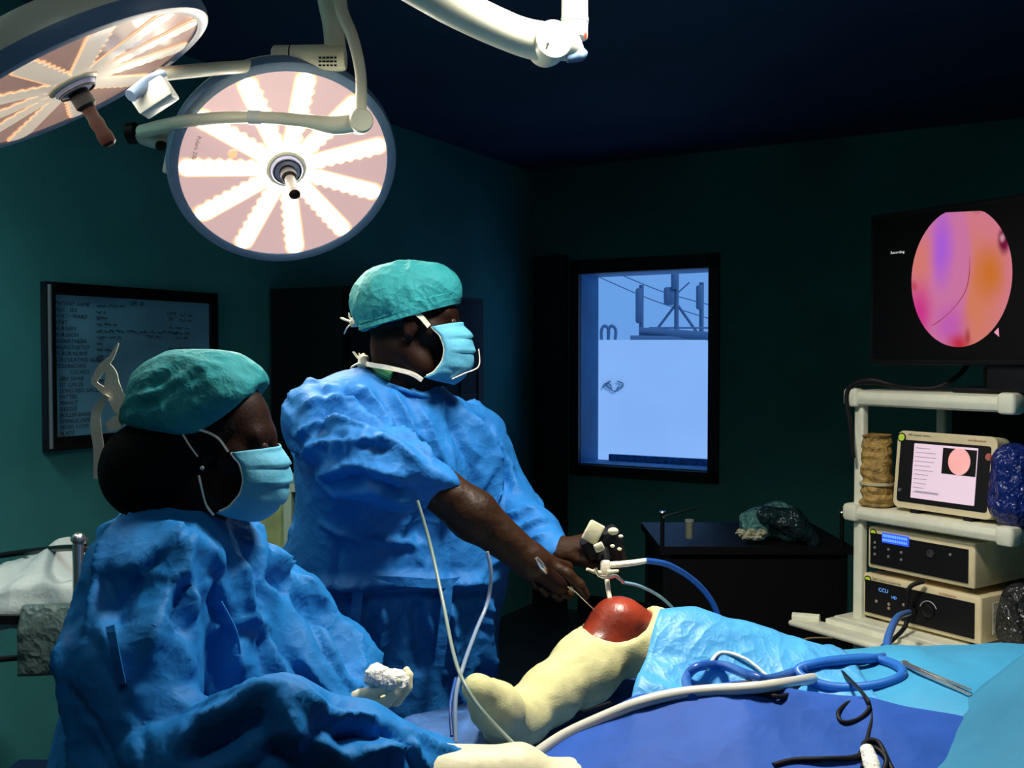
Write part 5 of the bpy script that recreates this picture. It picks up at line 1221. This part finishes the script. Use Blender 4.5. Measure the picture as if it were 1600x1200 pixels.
build('inside', MB().box(((ca.x + cd.x) / 2, 3.33, ztop / 2), (cd.x - ca.x - .01, .24, ztop - .06)), M_black, cc_, smooth=False)
build('door_catch', MB().tube([P(456, 850, 3.13), P(452, 862, 3.12), P(461, 866, 3.12)], .004, n=8), M_steel, cc_)
# trolley with cloths at the left edge
tl = thing('linen_trolley', (-1.35, 2.45, 0), 'dark metal trolley with slim upright posts at the left edge', 'trolley')
lz_ = P(60, 930, 2.45).z
for (px, d) in ((122, 2.25), (128, 2.65), (-120, 2.25)):
    p = P(px, 845, d); build('post', MB().tube([V(p.x, p.y, .06), V(p.x, p.y, P(px, 850, d).z)], .0125, n=12, sub=1), M_steel if px == 122 else M_blackm, tl)
    build('finial', MB().ell(V(p.x, p.y, P(px, 848, d).z + .008), (.016, .016, .016)), M_steel, tl)
pa, pb = P(122, 900, 2.25), P(-120, 900, 2.25)
build('top_tray', MB().box(((pa.x + pb.x) / 2, 2.45, lz_ - .01), (pa.x - pb.x, .42, .02)), M_blackm, tl, smooth=False)
build('rail', MB().tube([P(0, 868, 2.6), P(60, 860, 2.55), P(118, 856, 2.3), P(150, 864, 2.3)], .008, n=8), M_blackm, tl)
build('lower_tray', MB().box(((pa.x + pb.x) / 2, 2.45, .40), (pa.x - pb.x, .42, .02)), mat('dark blue tray', (.01, .02, .08), .4), tl, smooth=False)
build('lower_rail', MB().tube([P(-120, 1040, 2.25), P(122, 1020, 2.25), P(150, 1028, 2.25)], .007, n=8, sub=1), M_blackm, tl)
def zc(x, y): return lz_ + .015 + .055 * gs(x - P(95, 860, 2.5).x, .05) * gs(y - 2.5, .12) + .035 * FO(x, y, 6, 41) + .03 * gs(y - 2.45, .2)
drape('white_cloth', P(-60, 900, 2.3).x, P(122, 900, 2.3).x, 2.28, 2.66, zc, mat('white linen', (.55, .62, .60), .8, bump='crumple', bscale=12, bstr=.3), step=.01, hang=(0, .02, .09, 0), label='rumpled white cloth heaped on the trolley at the left edge', cat='cloth')
drape('grey_cloth', P(35, 900, 2.26).x, P(118, 900, 2.26).x, 2.245, 2.262, lambda x, y: lz_ + .012 + .01 * FO(x, y, 6, 4), mat('grey green plastic', (.10, .15, .14), .4, bump='crumple', bscale=14, bstr=.6), step=.008, hang=(.0, .0, .15, 0), label='grey-green plastic sheet hanging below the white cloth on the trolley', cat='sheet')
# dark table under the window with tray, bottle and bag
tt = P(1180, 855, 3.9); tz_ = P(1180, 856, 3.7).z
dt = thing('side_table', (tt.x, 3.9, 0), 'dark table against the wall right of the window with bundles on top', 'table')
ta, tb_ = P(1030, 850, 3.75).x, P(1330, 850, 3.75).x
build('top', MB().box(((ta + tb_) / 2, 3.98, tz_ - .015), (tb_ - ta, .55, .03)), M_black, dt, smooth=False)
for x in (ta + .03, tb_ - .03):
    for y in (3.74, 4.22): build('leg', MB().box((x, y, (tz_ - .03) / 2), (.03, .03, tz_ - .03)), M_blackm, dt, smooth=False)
build('under_fill', MB().box(((ta + tb_) / 2, 3.98, (tz_ - .03) / 2 + .02), (tb_ - ta - .05, .50, tz_ - .09)), M_black, dt, smooth=False)  # solid black block filling the space under the table top
for x, px in ((ta + .01, 1033), (tb_ - .04, 1290)):
    build('upright', MB().tube([V(x, 3.72, tz_), V(x, 3.72, P(px, 803, 3.72).z)], .008, n=10, sub=1), M_blackm, dt)
    build('finial', MB().lathe([(.012, 0), (.014, .003), (.012, .008)], V(x, 3.72, P(px, 803, 3.72).z), (0, 0, 1), 12), M_steel, dt)
build('guard_rail', MB().tube([P(1037, 808, 3.72), P(1075, 797, 4.0), P(1100, 792, 4.2)], .005, n=8, sub=1), M_steel, dt)
tag(build('steel_tray', MB().box(P(1090, 849, 3.9) + V(0, 0, -.004), (.24, .24, .016), bev=.006), mat('blue metal tray', (.20, .28, .55), .3, metal=.6)), 'flat blue-tinted tray under the cream bottle on the dark table', 'tray')  # blue is the tray's own colour
bo = thing('bottle', P(1077, 842, 3.80), 'small cream cylindrical container standing on the tray', 'bottle')
p0 = P(1077, 841, 3.80); build('container', MB().lathe([(.014, 0), (.015, .003), (.0145, .058), (.015, .062)], p0, (0, 0, 1), 20), mat('cream plastic', (.35, .40, .28), .5), bo)
build('lid', MB().lathe([(.017, .062), (.018, .065), (.017, .072)], p0, (0, 0, 1), 20), mat('pale lid', (.5, .52, .42), .5), bo)
pb1, pb2, pb3 = P(1180, 822, 3.85), P(1240, 826, 3.85), P(1215, 842, 3.80)
bag('plastic_bundle', [pb1, P(1215, 812, 3.9), pb2], [.055, .05, .045], mat('clear green plastic wrap', (.14, .38, .38), .15, bump='crumple', bscale=22, bstr=1.0, var=.6, vscale=14), 'crumpled shiny blue-green plastic wrapped bundle on the dark table', 'bundle', (pb1.x - .16, 3.65, tz_ - .01), (pb2.x + .2, 4.1, tz_ + .22), amp=.03, freq=9, h=.008)
bag('clear_pouch', [P(1195, 803, 3.78), P(1235, 815, 3.76), P(1272, 846, 3.74)], [.028, .036, .022], mat('dark clear plastic', (.015, .04, .05), .12, bump='crumple', bscale=18, bstr=.8), 'dark glossy plastic pouch lying over the right side of the bundle', 'pouch', P(1150, 860, 3.74) - V(.05, .1, .02), P(1320, 780, 3.8) + V(.05, .1, .05), amp=.02, freq=12, h=.006)
g = MB()
for k in range(5): g.ell(P(1158 + k * 8, 832 + (k % 2) * 6, 3.72), (.018, .014, .012), wob=.6, seed=k + 3)
tag(build('packet', g, mat('white yellow packet', (.85, .85, .5), .5, var=.5, vscale=40)), 'small white and yellow packet in front of the plastic bundle', 'packet')
gb = MB()
for k in range(5): gb.ell(P(1165 + k * 9, 1015 + (k % 3) * 6, 2.35), (.03, .03, .03), wob=.6, seed=k + 20)
